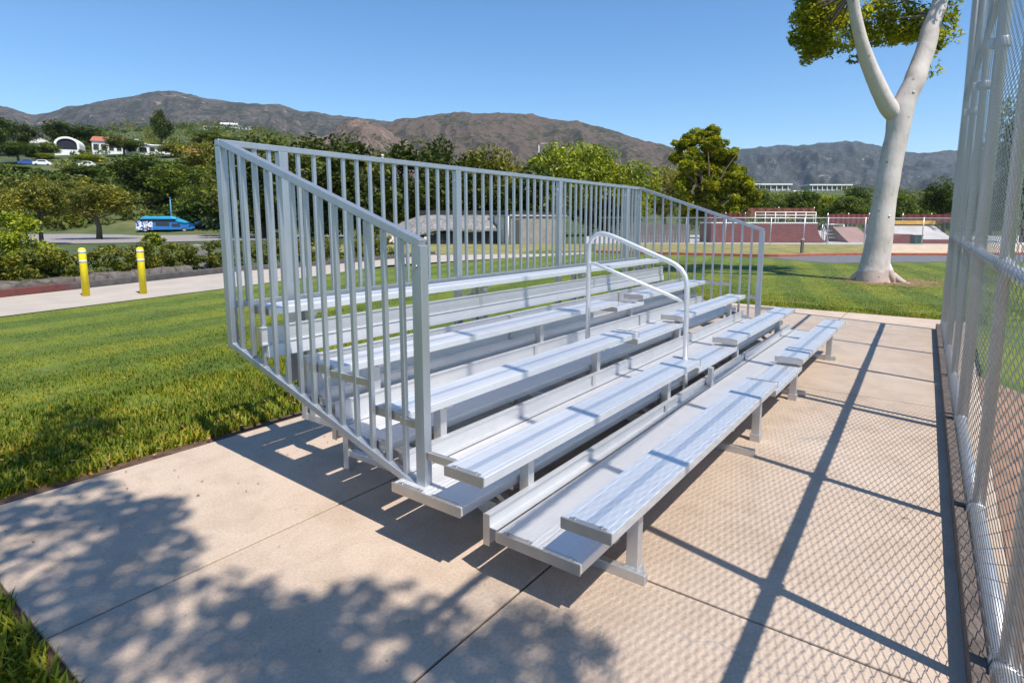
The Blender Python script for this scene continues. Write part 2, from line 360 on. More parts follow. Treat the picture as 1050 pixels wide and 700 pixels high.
# grass blades
def grass():
    P=[];S=[]
    def sow(x0,x1,y0,y1,dens,h):
        n=int((x1-x0)*(y1-y0)*dens); x=rng.uniform(x0,x1,n); y=rng.uniform(y0,y1,n)
        P.append(np.stack([x,y],1)); S.append(h*rng.uniform(.6,1.4,n))
    sow(-2.2,2.6,3.47,4.6,3400,.055); sow(-2.2,3,4.6,5.6,2600,.04); sow(-1.6,4.5,5.6,7.0,1900,.026); sow(-1,5.5,7.0,8.5,1300,.020); sow(-1,7,8.5,10.5,700,.017); sow(0,9,10.5,13,330,.016)
    sow(2.6,8,3.47,4.9,1300,.04); sow(4.5,11,4.9,7,500,.02); sow(5.5,13,7,10.5,330,.016); sow(8,10.4,3.47,4.9,600,.03)
    sow(-2.3,X0-.01,.6,3.3,3200,.07)
    sow(X1+.02,11.2,-1.6,5,1500,.04); sow(11.2,13,-2.5,7,900,.022); sow(13,17,-2.5,10,420,.018); sow(17,26,-2.5,12,160,.018)
    P=np.concatenate(P); S=np.concatenate(S)
    # keep the lawn side of the path and thin out bald spots
    lim=np.interp(P[:,0],[-30,.87,5.66,18.8,27],[4.5,12.61,13.88,16,19.3])
    k=(P[:,1]<lim-.05)&~((np.hypot(P[:,0]-18.1,P[:,1]-.6)<.75))
    k&=~((P[:,0]>24)&(P[:,0]+.95*P[:,1]>28.0))
    P=P[k];S=S[k]; n=len(P)
    keep=np.array([noise.noise(Vector((p[0]*1.7,p[1]*1.7,2)))>-.38 or random.random()<.35 for p in P]); P=P[keep];S=S[keep]; n=len(P)
    soil=np.array([.05+.07*(1+noise.noise(Vector((p[0]*2.1,5,1)))) for p in P]); kk=~((P[:,1]>Y1)&(P[:,1]-Y1<soil)&(P[:,0]<X1)); P=P[kk];S=S[kk]; n=len(P)
    edge=(P[:,1]-Y1<.22)&(P[:,1]>Y1)&(P[:,0]<X1); S[edge]*=1.35
    a=rng.uniform(0,2*math.pi,n); lean=rng.uniform(.1,1.0,n)*S; w=S*.055+.0015
    far=np.hypot(P[:,0]-CAM.x,P[:,1]-CAM.y); w*=1+far*.05
    dx,dy=np.cos(a),np.sin(a)
    z0=np.full(n,-.03)
    B0=np.stack([P[:,0]-dy*w,P[:,1]+dx*w,z0],1); B1=np.stack([P[:,0]+dy*w,P[:,1]-dx*w,z0],1)
    M0=np.stack([P[:,0]+dx*lean*.35-dy*w*.8,P[:,1]+dy*lean*.35+dx*w*.8,z0+S*.6],1); M1=np.stack([P[:,0]+dx*lean*.35+dy*w*.8,P[:,1]+dy*lean*.35-dx*w*.8,z0+S*.6],1)
    T=np.stack([P[:,0]+dx*lean,P[:,1]+dy*lean,z0+S*.95],1)
    V=np.stack([B0,B1,M1,M0,T],1).reshape(-1,3); i=np.arange(n)*5
    Fa=np.stack([i,i+1,i+2,i+3],1); Fb=np.stack([i+3,i+2,i+4,i+4],1)
    me=bpy.data.meshes.new('grass')
    me.vertices.add(len(V)); me.vertices.foreach_set('co',V.astype(np.float32).ravel())
    L=np.concatenate([Fa.ravel(),Fb[:,:3].ravel()]); me.loops.add(len(L)); me.loops.foreach_set('vertex_index',L.astype(np.int32))
    st=np.concatenate([np.arange(n)*4,n*4+np.arange(n)*3]); me.polygons.add(2*n); me.polygons.foreach_set('loop_start',st.astype(np.int32))
    me.update(calc_edges=True); me.materials.append(MT['blade'])
    o=bpy.data.objects.new('grass',me); COL.objects.link(o); o['kind']='stuff'
grass()
# fallen leaves on the lawn
def litter():
    n=1500; V=[];Fq=[]
    for k in range(n):
        t=random.random()
        if t<.45: x,y=random.uniform(-1.5,3.5),Y1+abs(random.gauss(0,.7))+.02
        elif t<.8: x,y=18.2+random.gauss(0,2.2),.2+random.gauss(0,1.6)
        elif t<.9: x,y=random.uniform(X1,24),random.uniform(-2,8)
        else: x,y=random.uniform(-1.3,5),random.uniform(2.4,3.4)
        onpad=X0<x<X1 and Y0<y<Y1
        r=random.uniform(.008,.022) if x<9 else random.uniform(.03,.07); a=random.uniform(0,6.3)
        if onpad: r*=.6
        z=.004 if onpad else random.uniform(.0,.03)
        o=len(V)
        for q,m_ in ((0,1),(1.57,.45),(3.14,1),(4.71,.45)): V.append((x+math.cos(a+q)*r*m_,y+math.sin(a+q)*r*m_,z+random.uniform(0,.012)))
        Fq.append((o,o+1,o+2,o+3))
    m,nt,b=mat('dead_leaf'); g=N(nt,'ShaderNodeNewGeometry')
    nt.links.new(ramp(nt,g.outputs['Random Per Island'],[(0,(.09,.04,.015)),(.5,(.25,.12,.04)),(1,(.42,.28,.12))]),b.inputs['Base Color']); b.inputs['Roughness'].default_value=.8
    o=bpy.data.objects.new('fallen_leaves',npmesh('fallen_leaves',np.array(V),np.array(Fq),m)); COL.objects.link(o); o['kind']='stuff'
litter()

# ------------------------------------------------------------------ bleachers
BL=tag(empty('bleachers'),'five row aluminium bleachers with guard rails and a centre handrail on the concrete pad','bleachers')
L=6.4; W=.236; T=.045
SZ=[.438,.535,.680,.838,1.127]; SY=[0,.606,1.231,1.807,2.456]
NX=[.02,-.05,.06,.055,.06]; FXE=[6.385,6.43,6.33,6.466,6.336]
FRX=[.42,2.286,4.114,5.943]
def plank_prof(y0,z1,w=W,t=T,groove=True):
    pr=[(y0,z1-t),(y0,z1-.004),(y0+.004,z1)]
    if groove:
        for c in (.030,.206):
            c=y0+c*w/.236; pr+=[(c-.0035,z1),(c-.002,z1-.0018),(c+.002,z1-.0018),(c+.0035,z1)]
    pr+=[(y0+w-.004,z1),(y0+w,z1-.004),(y0+w,z1-t)]
    return pr
def plank(name,x0,x1,y0,z1,w=W,t=T,caps=(1,1),parent=BL):
    b=MB(); b.prism(plank_prof(y0,z1,w,t),'x',x0,x1)
    o=b.build(name,MT['foot'] if name=='footboard' else MT['seat'],parent)
    if name!='footboard':      # fluted non-slip strip along the plank
        c=MB(); n=5; u0=y0+w*.40; u1=y0+w*.57; pf=[(u0,z1+.0003)]
        for k in range(n): a=u0+(u1-u0)*k/n; d=(u1-u0)/n; pf+=[(a+.1*d,z1+.0011),(a+.55*d,z1+.0011),(a+.7*d,z1+.0004),(a+.95*d,z1+.0004)]
        pf+=[(u1,z1+.0003)]
        c.prism(pf,'x',x0+.001,x1-.001); c.build('fluted_strip',MT['strip'],o)
    for s,x in zip(caps,(x0,x1)):
        if not s: continue
        sg=-1 if x==x0 else 1
        c=MB(); c.box(min(x+sg*.0005,x+sg*.009),max(x+sg*.0005,x+sg*.009),y0-.0025,y0+w+.0025,z1-t-.003,z1+.003)
        # lip folded over the top of the plank, with two screws
        c.box(min(x,x-sg*.022),max(x,x-sg*.022),y0+.03,y0+w-.03,z1+.0006,z1+.0032)
        e=c.build('end_cap',MT['cap'],o,bev=.0018)
        for yy in (y0+.055,y0+w-.055):
            k=MB(); k.tube([(x-sg*.013,yy,z1+.003),(x-sg*.013,yy,z1+.0075)],.0065,8); k.build('screw',MT['bolt'],o)
    return o
SEC=[[(NX[0],2.79),(3.74,FXE[0])],[(NX[1],2.76),(3.80,FXE[1])],[(NX[2],2.90),(3.98,FXE[2])],[(NX[3],3.62),(4.25,FXE[3])],[(NX[4],FXE[4])]]
for k in range(5):
    for x0,x1 in SEC[k]: plank('seat',x0,x1,SY[k],SZ[k])
    if k<4:
        a,c=SEC[k][0][1],SEC[k][1][0]
        plank('aisle_step',a+.012,c+.05,SY[k]+.012,SZ[k]-.075,.225,.04)
FZ=[None]+[SZ[k]-.185 for k in range(4)]; FZ[3]=.485; FZ[4]=.635
RH_=[None,.06,.09,.13,.0]
for k in range(1,5):        # footboard below and in front of seat k, with its riser
    y0=SY[k-1]+.142; x0=NX[k-1]; x1=[6.41,6.42,6.40,6.40][k-1]
    w=(SY[k]+.045-y0-.062)/2; z=FZ[k]
    if k==4: y0=1.93; w=.125
    plank('footboard',x0,x1,y0,z,w-.002,.045)
    plank('footboard',x0,x1,y0+w+.002,z,w-.002,.045)
    yr=SY[k]+.045; rh=RH_[k]; xr=x0+.012 if k==1 else .075
    if k==4: yr=2.125; rh=.225
    b=MB(); b.prism([(yr-.052,z-.004),(yr-.052,z-.0005),(yr-.003,z-.0005),(yr-.003,z+rh-.010),(yr-.009,z+rh-.007),(yr-.009,z+rh),(yr+.024,z+rh),(yr+.024,z-.09),(yr,z-.09),(yr,z-.004)],'x',xr,x1)
    r=b.build('riser_board',MT['riser'],BL)
    c=MB(); c.box(xr-.006,xr-.0005,yr-.012,yr+.027,z-.093,z+rh+.003); c.build('end_cap',MT['cap'],r,bev=.0015)
    for xj in (2.14,4.27):  # splice plates
        c=MB(); c.box(xj-.022,xj+.022,yr-.0125,yr-.0095,z+.001,z+rh-.006); c.build('splice_plate',MT['frame'],r,bev=.001)
# the tall double riser under the top seat
b=MB(); b.prism([(2.462,.905),(2.462,1.0),(2.455,1.003),(2.455,1.010),(2.492,1.010),(2.492,.896),(2.448,.896),(2.448,.905)],'x',-.01,6.38)
r=b.build('riser_board',MT['riser'],BL); c=MB(); c.box(-.017,-.0105,2.445,2.496,.893,1.013); c.build('end_cap',MT['cap'],r,bev=.0015)
for xj in (2.14,4.27): c=MB(); c.box(xj-.022,xj+.022,2.4585,2.4615,.907,.998); c.build('splice_plate',MT['frame'],r,bev=.001)
b=MB(); b.prism([(2.440,.812),(2.452,.893),(2.485,.893),(2.478,.812)],'x',.03,6.39); b.build('riser_board',MT['foot'],BL,bev=.003)
# understructure: four frames
for i,x in enumerate(FRX):
    fr=MB(); fr.box(x-.02,x+.02,.02,.86,.0,.05); fr.box(x-.02,x+.02,1.45,2.70,.262,.312); fr.box(x-.019,x+.019,.9,2.22,.10,.145)
    fr.beam((x,.85,.03),(x,1.5,.28),.036,.045); fr.beam((x,1.3,.16),(x,2.55,.52),.034,.045,(1,0,0)); fr.beam((x,.64,.04),(x,.95,.24),.034,.045,(1,0,0))
    f=fr.build('understructure_frame',MT['frame'],BL,bev=.003)
    for k in range(5):
        xx=x
        if k==0: xx=[.455,2.62,3.93,5.943][i]
        yy=SY[k]+.10; zl=[0,.0,.0,.262,.30][k]
        lg=MB(); lg.box(xx-.026,xx+.026,yy-.03,yy+.03,zl+.0,SZ[k]-T-.02)
        lg.box(xx-.03,xx+.03,SY[k]+.02,SY[k]+W-.02,SZ[k]-T-.022,SZ[k]-T-.0015)
        if zl==0: lg.box(xx-.034,xx+.034,yy-.038,yy+.038,.0005,.055)
        lg.build('leg',MT['frame'],f,bev=.003)
        if k: 
            sp=MB(); y0=(SY[k-1]+.142 if k<4 else 1.93); sp.box(x-.024,x+.024,y0+.03,(SY[k]+.04 if k<4 else 2.48),FZ[k]-.045-.05,FZ[k]-.0465); sp.build('foot_support',MT['frame'],f,bev=.003)
    for yy,z1 in ((2.20,.30),(2.66,1.06)):
        lg=MB(); lg.box(x-.024,x+.024,yy-.028,yy+.028,0 if yy<2.5 else .262,z1); lg.build('leg',MT['frame'],f,bev=.003)
# cross braces between the frames at the back
for a,c in ((0,1),(2,3)):
    br=MB(); br.beam((FRX[a]+.03,2.70,.30),(FRX[c]-.03,2.70,1.0),.006,.04,(0,1,0)); br.build('cross_brace',MT['frame'],BL)
# guard panels
YB,ZB,ZBB=2.88,2.198,1.117; YF,ZF,ZFB=1.067,1.590,.315; ZLB=.845
XA,XB=.029,6.371
def post(par,x,y,z0,z1,w=.05,d=.062):
    b=MB(); b.box(x-w/2,x+w/2,y-d/2,y+d/2,z0,z1); p=b.build('post',MT['post'],par,bev=.004)
    k=MB(); k.tube([(x-w/2-.006,y,z1-.10),(x+w/2+.006,y,z1-.10)],.008,8); k.build('bolt',MT['bolt'],par)
    return p
def baluster(par,x,y,z0,z1):
    b=MB(); b.box(x-.0127,x+.0127,y-.0127,y+.0127,z0,z1); b.build('baluster',MT['post'],par,bev=.0025)
gb=bpy.data.objects.new('back_guard',None); COL.objects.link(gb); gb.parent=BL
b=MB(); b.box(XA-.025,XB+.025,YB-.026,YB+.026,ZB-.04,ZB); b.build('top_rail',MT['post'],gb,bev=.004)
b=MB(); b.box(XA+.03,XB-.03,YB-.02,YB+.02,ZBB-.02,ZBB+.02); b.build('bottom_rail',MT['post'],gb,bev=.004)
for x in (.457,2.286,4.114,5.943): post(gb,x,YB-.002,.5,ZB-.041,.07,.058)
px=[.457+1.829*i for i in range(4)]
for i in range(3):
    for k in range(1,14): baluster(gb,px[i]+(px[i+1]-px[i])*k/14,YB,ZBB+.018,ZB-.038)
for k in range(1,4):
    baluster(gb,XA+.02+k*.104,YB,ZBB+.018,ZB-.038); baluster(gb,XB-.02-k*.104,YB,ZBB+.018,ZB-.038)
for nm,x in (('side_guard',XA),('side_guard',XB)):
    g=bpy.data.objects.new(nm,None); COL.objects.link(g); g.parent=BL
    b=MB(); b.beam((x,YB-.027,ZB-.022),(x,YF-.02,ZF-.022),.05,.042); b.build('top_rail',MT['post'],g,bev=.004)
    b=MB(); b.beam((x,YB-.02,ZLB),(x,YF,ZFB),.046,.042); b.build('bottom_rail',MT['post'],g,bev=.004)
    post(g,x,YB-.004,ZLB-.02,ZB-.041,.05,.064); post(g,x,YF,ZFB-.05,ZF-.03,.05,.066)
    for k in range(1,14):
        y=YF+(YB-YF)*k/14; t=k/14
        baluster(g,x,y,ZFB+(ZLB-ZFB)*t+.014,ZF+(ZB-ZF)*t-.04)
    # brackets that tie the guard posts to the seat ends
    for bi in range(3):
      br=MB()
      if bi==0: br.box(x-.012,x+.012,SY[1]+W+.004,YF-.035,SZ[1]-.047,SZ[1]-.003)
      elif bi==1: br.box(x-.011,x+.011,YF+.034,SY[2]-.004,SZ[2]-.047,SZ[2]-.003)
      else: br.box(x-.010,x+.010,SY[2]+W+.004,SY[3]-.004,SZ[3]-.047,SZ[3]-.004)
      br.build('seat_bracket',MT['cap'],g,bev=.003)
# handrail
def arc(c,r,a0,a1,n=7): return [(c[0]+r*math.cos(a0+(a1-a0)*i/n),c[1]+r*math.sin(a0+(a1-a0)*i/n)) for i in range(n+1)]
hx=2.72
P=[(1.66,FZ[3]),(1.66,1.40)]
sl=math.atan2(1.335-1.565,.86-1.50)  # direction of the sloping run
P+=[(1.655,1.47),(1.63,1.525),(1.585,1.56),(1.53,1.573),(1.47,1.562),(1.40,1.54)]
P+=[(.90,1.352),(.84,1.325),(.785,1.285),(.75,1.235),(.733,1.17),(.728,1.10),(.715,FZ[1])]
hr=bpy.data.objects.new('handrail',None); COL.objects.link(hr); hr.parent=BL
b=MB(); b.tube([(hx,y,z) for y,z in P],.0215,12); b.build('rail_pipe',MT['seat'],hr)
b=MB(); b.tube([(hx,1.655,1.27),(hx,1.64,1.295),(hx,1.60,1.30),(hx,.75,1.02)],.0165,10); b.build('mid_rail',MT['seat'],hr)
for y,z in ((1.66,FZ[3]),(.715,FZ[1])):
    k=MB(); k.box(hx-.05,hx+.05,y-.035,y+.035,z+.0015,z+.008); k.tube([(hx-.036,y,z+.008),(hx-.036,y,z+.016)],.009,6); k.tube([(hx+.036,y,z+.008),(hx+.036,y,z+.016)],.009,6); k.build('base_plate',MT['frame'],hr)
k=MB(); k.box(3.02,3.07,.585,.625,FZ[1]+.002,SZ[1]-.118); k.box(3.0,3.09,.58,.63,FZ[1]+.0015,FZ[1]+.01); k.build('step_bracket',MT['frame'],BL,bev=.002)

# ------------------------------------------------------------------ chain-link backstop fence
FS=.030; FY0=-1.30
fy=lambda x:FY0+FS*x
FN=tag(empty('chain_link_fence',(4,fy(4),0)),'tall galvanised chain link fence along the right edge of the concrete pad','fence')
FN_off=FN.location.copy()
def fbuild(b,name,m,bev=0):
    o=b.build(name,m,FN,bev); o.matrix_parent_inverse=Matrix.Translation(-FN_off); return o
FPX=[-.9,.56,2.0,3.8,5.45,7.1,9.25]; FH_=7.5  # unseen height and low first bay are shaped by where their shadows fall
for x in FPX:
    b=MB(); y=fy(x)-.002; r=.030 if x not in (3.8,9.25) else .040; top=FH_ if x>0 else 3.5
    b.tube([(x,y,-.05),(x,y,top+.05)],r,14); b.tube([(x,y,top+.05),(x,y,top+.08)],r*1.15,14); fbuild(b,'post',MT['steel'])
b=MB(); b.tube([(3.93,fy(3.93)-.002,-.05),(3.93,fy(3.93)-.002,3.0)],.024,12); fbuild(b,'post',MT['steel'])
for z,r in ((1.45,.033),(FH_,.026),(.10,.036)):
    for a,c in zip(FPX[:-1],FPX[1:]):
        if a<0 and z>5: z=3.5
        b=MB(); off=.0 if z>.5 else .004
        b.tube([(a+.02,fy(a)+off,z),((a+c)/2,fy((a+c)/2)+off,z-(.006 if z>.5 else .012*random.random())),(c-.02,fy(c)+off,z)],r,10)
        for xx in (a+.03,c-.03): b.tube([(xx-.02,fy(xx)+off,z),(xx+.02,fy(xx)+off,z)],r*1.35,10)
        fbuild(b,'rail',MT['steel'])
def linkmesh():
    p=.064; nw=int((9.25+.9)/p); ns=int((FH_-.07)/(p/2)); r=.0017; V=[];Fq=[]
    t=np.arange(ns+1)
    for i in range(nw):
        x0=-.9+p*(i+.5); ns=int(((FH_ if x0>.56 else 3.5)-.07)/(p/2)); t=np.arange(ns+1); zz=.07+t*p/2
        ph=((t+i)%2)*2-1
        # neighbouring wires hook into one another at the bends
        x=x0+ph*(p/2+.0022)
        bow=np.array([.012*noise.noise(Vector((x0*.9,z*.7,1))) for z in zz])
        y=fy(x)+.048+bow+np.where(ph>0,.0035,-.0035)
        c=np.stack([x,y,zz],1)
        d=np.zeros_like(c); d[:-1]=c[1:]-c[:-1]; d[-1]=d[-2]; d/=np.linalg.norm(d,axis=1)[:,None]
        o=len(V)
        e1=np.array([0,1,0]); e2=np.stack([np.full(ns+1,.9),np.zeros(ns+1),np.zeros(ns+1)],1)
        ring=[c+e1*r,c+e2*r,c-e1*r,c-e2*r]
        V+=np.stack(ring,1).reshape(-1,3).tolist()
        for j in range(ns):
            for k in range(4): Fq.append((o+j*4+k,o+j*4+(k+1)%4,o+(j+1)*4+(k+1)%4,o+(j+1)*4+k))
    o=bpy.data.objects.new('wire_mesh',npmesh('wire_mesh',np.array(V),np.array(Fq),MT['wire'],smooth=True)); COL.objects.link(o); o.parent=FN; o.matrix_parent_inverse=Matrix.Translation(-FN_off)
linkmesh()
for x in (3.8,5.45,7.1):
    b=MB(); b.tube([(x,fy(x)-.002,2.96),(x,fy(x)-.002,3.03)],.058,14); b.box(x-.02,x+.02,fy(x)+.04,fy(x)+.085,2.96,3.03); fbuild(b,'tension_clamp',MT['steel'],.004)
b=MB()
for a,c in ((-.9,2.0),(2.01,5.4),(5.41,9.25)): b.beam((a,fy(a)+.078,.05),(c,fy(c)+.078,.045),.055,.10)
fbuild(b,'base_board',simple('weathered_board',(.12,.095,.08),.85,0,.3,14,.5),.006)
b=MB(); b.beam((5.45,fy(5.45)+.060,1.02),(5.45,fy(5.45)+.060,1.40),.004,.06,(1,0,0)); fbuild(b,'green_strap',simple('green_tape',(.02,.22,.14),.6))

# ------------------------------------------------------------------ trees
def leafcloud(clumps,per,size,flat=.35,spread=None):
    """clumps: list of (center, radius); returns V,F,clump arrays of leaf quads"""
    C=[];S=[];K=[]
    for (c,r) in clumps:
        n=per if not callable(per) else per(r)
        d=rng.normal(size=(n,3)); d/=np.linalg.norm(d,axis=1)[:,None]
        rad=r*rng.uniform(.35,1,n)**.6
        pt=np.array(c)+d*rad[:,None]*np.array([1,1,.78])
        C.append(pt); S.append(size*rng.uniform(.6,1.4,n)); K.append(np.full(n,rng.uniform(0,1)))
    C=np.concatenate(C);S=np.concatenate(S);K=np.concatenate(K);n=len(C)
    nrm=rng.normal(size=(n,3)); nrm[:,2]=np.abs(nrm[:,2])*1.0+flat; nrm/=np.linalg.norm(nrm,axis=1)[:,None]
    a=rng.normal(size=(n,3)); a-=nrm*(a*nrm).sum(1)[:,None]; a/=np.linalg.norm(a,axis=1)[:,None]
    bb=np.cross(nrm,a); S=S[:,None]
    V=np.stack([C-a*S,C-bb*S*.42+nrm*S*.10,C+a*S,C+bb*S*.42+nrm*S*.10],1).reshape(-1,3)
    i=np.arange(n)*4
    return V,np.stack([i,i+1,i+2,i+3],1),np.repeat(K,4)
def crown_clumps(n,rx,rz,zc,rc,seed,shape='round',holes=.25):
    rd=random.Random(seed); out=[]
    while len(out)<n:
        u,v,w=rd.uniform(-1,1),rd.uniform(-1,1),rd.uniform(-1,1); q=math.sqrt(u*u+v*v+w*w)
        if q>1 or q<.35: continue
        if shape=='cone': k=1-.75*(w+1)/2; u*=k*1.2;v*=k*1.2
        if shape=='umbrella' and w<-.35: continue
        if noise.noise(Vector((u*1.8+seed,v*1.8,w*1.8)))<-holes: continue
        out.append(((u*rx,v*rx,zc+w*rz),rc*rd.uniform(.65,1.25)))
    return out
BARK=simple('bark',(.13,.10,.075),.9,0,.25,10,.6)
FOL={'dark':foliage('foliage_dark',(.026,.050,.008),(.095,.135,.020)),
     'olive':foliage('foliage_olive',(.070,.090,.014),(.26,.24,.045)),
     'bright':foliage('foliage_bright',(.10,.15,.008),(.34,.37,.028)),
     'mid':foliage('foliage_mid',(.045,.080,.010),(.16,.195,.028)),
     'brown':foliage('foliage_brown',(.070,.056,.018),(.19,.145,.05)),
     'row':foliage('foliage_row',(.028,.050,.008),(.120,.140,.022)),
     'gum':foliage('foliage_gum',(.11,.15,.008),(.42,.40,.035),.45)}
PROTO={}
def proto(kind,shape,seed,n,per,leaf,rz=.36,zc=.62,rc=.16,rx=.5,trunk=.03,flat=.6):
    """unit tree: total height 1, crown width about 1 (scaled per copy)"""
    cl=crown_clumps(n,rx-rc*.6,rz-rc*.4,zc,rc,seed,shape)
    V,Fq,K=leafcloud(cl,per,leaf,flat)
    cm=npmesh('crown',V,Fq,FOL[kind],K)
    b=MB(); rd=random.Random(seed)
    b.tube([(0,0,-.05),(.01,0,zc*.35),(rd.uniform(-.03,.03),rd.uniform(-.03,.03),zc*.75),(0,0,zc)],[trunk*1.3,trunk,trunk*.8,trunk*.5],7)
    for c,r in cl[:7]:
        s=Vector((0,0,zc*rd.uniform(.45,.8))); e=Vector(c); m_=s.lerp(e,.5)+Vector((0,0,-.03))
        b.tube([s,m_,e],[trunk*.5,trunk*.3,trunk*.12],5,False)
    tm=b.mesh('trunk',BARK)
    return cm,tm
PR={}
for kind,shape,seed in (('dark','round',1),('dark','round',2),('olive','round',3),('olive','umbrella',4),('bright','round',5),('bright','round',6),('mid','round',7),('mid','round',8),('brown','round',9),('dark','cone',10),('mid','umbrella',11),('row','full',12),('row','full',13),('row','full',14)):
    PR[(kind,shape,seed)]=proto(kind,shape,seed,46,150,.026) if shape!='full' else proto(kind,'round',seed,64,150,.028,rz=.52,zc=.50)
PK=list(PR)
def pick(kind,shape='round'):
    c=[k for k in PK if k[0]==kind and k[1]==shape] or [k for k in PK if k[0]==kind]; return PR[c[random.randrange(len(c))]]
def tree(px,D,ytop,wpx,kind,label,shape='round',ybase=None,group='trees in the background',name='tree',cat='tree',crown_only=False):
    p=at(px,D); z=hill(p.x,p.y)-.05 if ybase is None else zat(ybase,D)
    H=(zat(ytop,D)-z)*(1.08 if shape=='full' else 1.03); Wd=wpx/F*D*1.06
    t=empty(name,(p.x,p.y,z),random.uniform(0,6.3)); t.scale=(Wd,Wd,H)
    cm,tm=pick(kind,shape)
    for nm,me in (('crown',cm),('trunk',tm)):
        if nm=='trunk' and crown_only: continue
        o=bpy.data.objects.new(nm,me); COL.objects.link(o); o.parent=t
    tag(t,label,cat,group); return t
TREES=[
 (7,190,121,32,'dark','tall dark tree on the hill at the far left edge of the photo','round'),
 (33,215,131,30,'dark','dark rounded tree on the hill between the far left tree and the white gable','round'),
 (86,222,131,58,'dark','broad dark tree right behind the white arched shed on the hill','round'),
 (26,168,150,34,'dark','dark low tree on the hill slope below the far left tall tree','round'),
 (55,180,150,24,'mid','small green tree just left of the white arched shed','round'),
 (133,190,143,34,'dark','round dark tree in front of the red roofed hill house','round'),
 (48,172,160,26,'bright','yellow green bushy tree on the slope below the white gable','round'),
 (98,165,161,30,'bright','yellowish bushy tree just below the white arched shed','round'),
 (105,128,173,58,'dark','broad grey green tree halfway up the slope below the arched shed','round'),
 (150,104,160,66,'dark','largest dark green tree on the left slope above the blue van','round'),
 (188,98,170,60,'mid','brownish green tree above the blue van beside the tall dark one','round'),
 (215,108,150,60,'olive','olive tree rising behind the left corner post of the bleachers','round'),
 (205,86,192,44,'mid','light green tree just behind the blue van','round'),
 (232,84,186,52,'dark','dark tree overhanging the right end of the blue van','round'),
 (70,100,188,70,'olive','wide olive tree in the middle of the left slope','umbrella'),
 (20,92,196,60,'olive','yellow olive tree low on the slope near the left edge','round'),
 (100,57,192,74,'olive','spreading olive tree with dark trunk beside the road','umbrella'),
 (40,44,187,56,'olive','thin trunked yellow green tree standing behind the left end of the hedge','umbrella'),
 (172,250,118,26,'dark','dark pine on the ridge above the white hill houses','cone'),
 (270,62,146,92,'row','leftmost tree of the dense row behind the bleachers','full'),
 (318,60,150,96,'row','second tree from the left in the dense row behind the bleachers','full'),
 (368,62,152,94,'row','third tree from the left in the dense row behind the bleachers','full'),
 (418,66,154,92,'row','fourth tree from the left in the dense row behind the bleachers','full'),
 (462,72,154,82,'row','tree standing left of the bright green tree behind the back guard rail','full'),
 (505,76,153,66,'olive','olive tree behind the middle of the back guard rail','round'),
 (575,70,146,76,'bright','bright green rounded tree above the middle of the back guard rail','round'),
 (604,72,148,60,'bright','tallest bright green tree above the right half of the back guard rail','round'),
 (645,74,164,66,'bright','bright green tree just left of the tall clumpy tree','round'),
 (682,82,172,50,'olive','dull olive tree tucked behind the left side of the tall clumpy tree','round'),
 (540,66,178,80,'row','low green tree behind the flat roofed block hut','full'),
 (244,70,160,70,'row','dense tree just right of the left corner post of the bleachers','full'),
 (620,80,180,80,'row','low dense tree below the bright green trees behind the back guard','full'),
 (500,80,175,80,'row','low dense tree below the olive tree behind the back guard','full'),
 (118,150,172,40,'mid','green tree below the red roofed hill house','round'),
 (165,150,168,44,'dark','dark tree below the flat roofed white house on the hill','round'),
 (185,190,152,34,'olive','olive tree at the right end of the white hill houses','round'),
 (12,150,172,44,'bright','yellow green tree low on the slope at the far left edge','round'),
 (225,230,140,40,'mid','green tree high behind the bleachers corner post','round'),
 (135,135,180,44,'olive','olive tree left of the largest dark green tree','round'),
 (80,125,182,40,'mid','green tree on the slope left of the broad grey green one','round'),
 (783,118,196,40,'mid','green tree left of centre in the low row below the white hill building','round'),
 (818,122,194,46,'mid','broad green tree in the low row right of the tall clumpy tree','round'),
 (846,128,199,34,'bright','lighter green tree at the foot of the bare knoll','round'),
 (876,150,189,26,'dark','flat topped dark tree just left of the pale trunk','umbrella'),
 (868,112,202,40,'mid','low green tree below the flat topped dark tree','round'),
 (918,118,199,44,'mid','green tree showing just right of the pale trunk','round'),
 (940,125,203,34,'mid','lower green tree between the pale trunk and the dark tree by the fence','round'),
 (968,92,184,44,'dark','tall dark tree right beside the near fence in the photo','round'),
 (1050,52,96,70,'mid','large green tree seen through the chain link at the upper right','round'),
 (1015,80,185,60,'dark','dark tree seen through the lower chain link beyond the field','round'),
]
for t in TREES:
    px,D,yt,w,k,lab,sh=t; tree(px,D,yt,w,k,lab,sh)
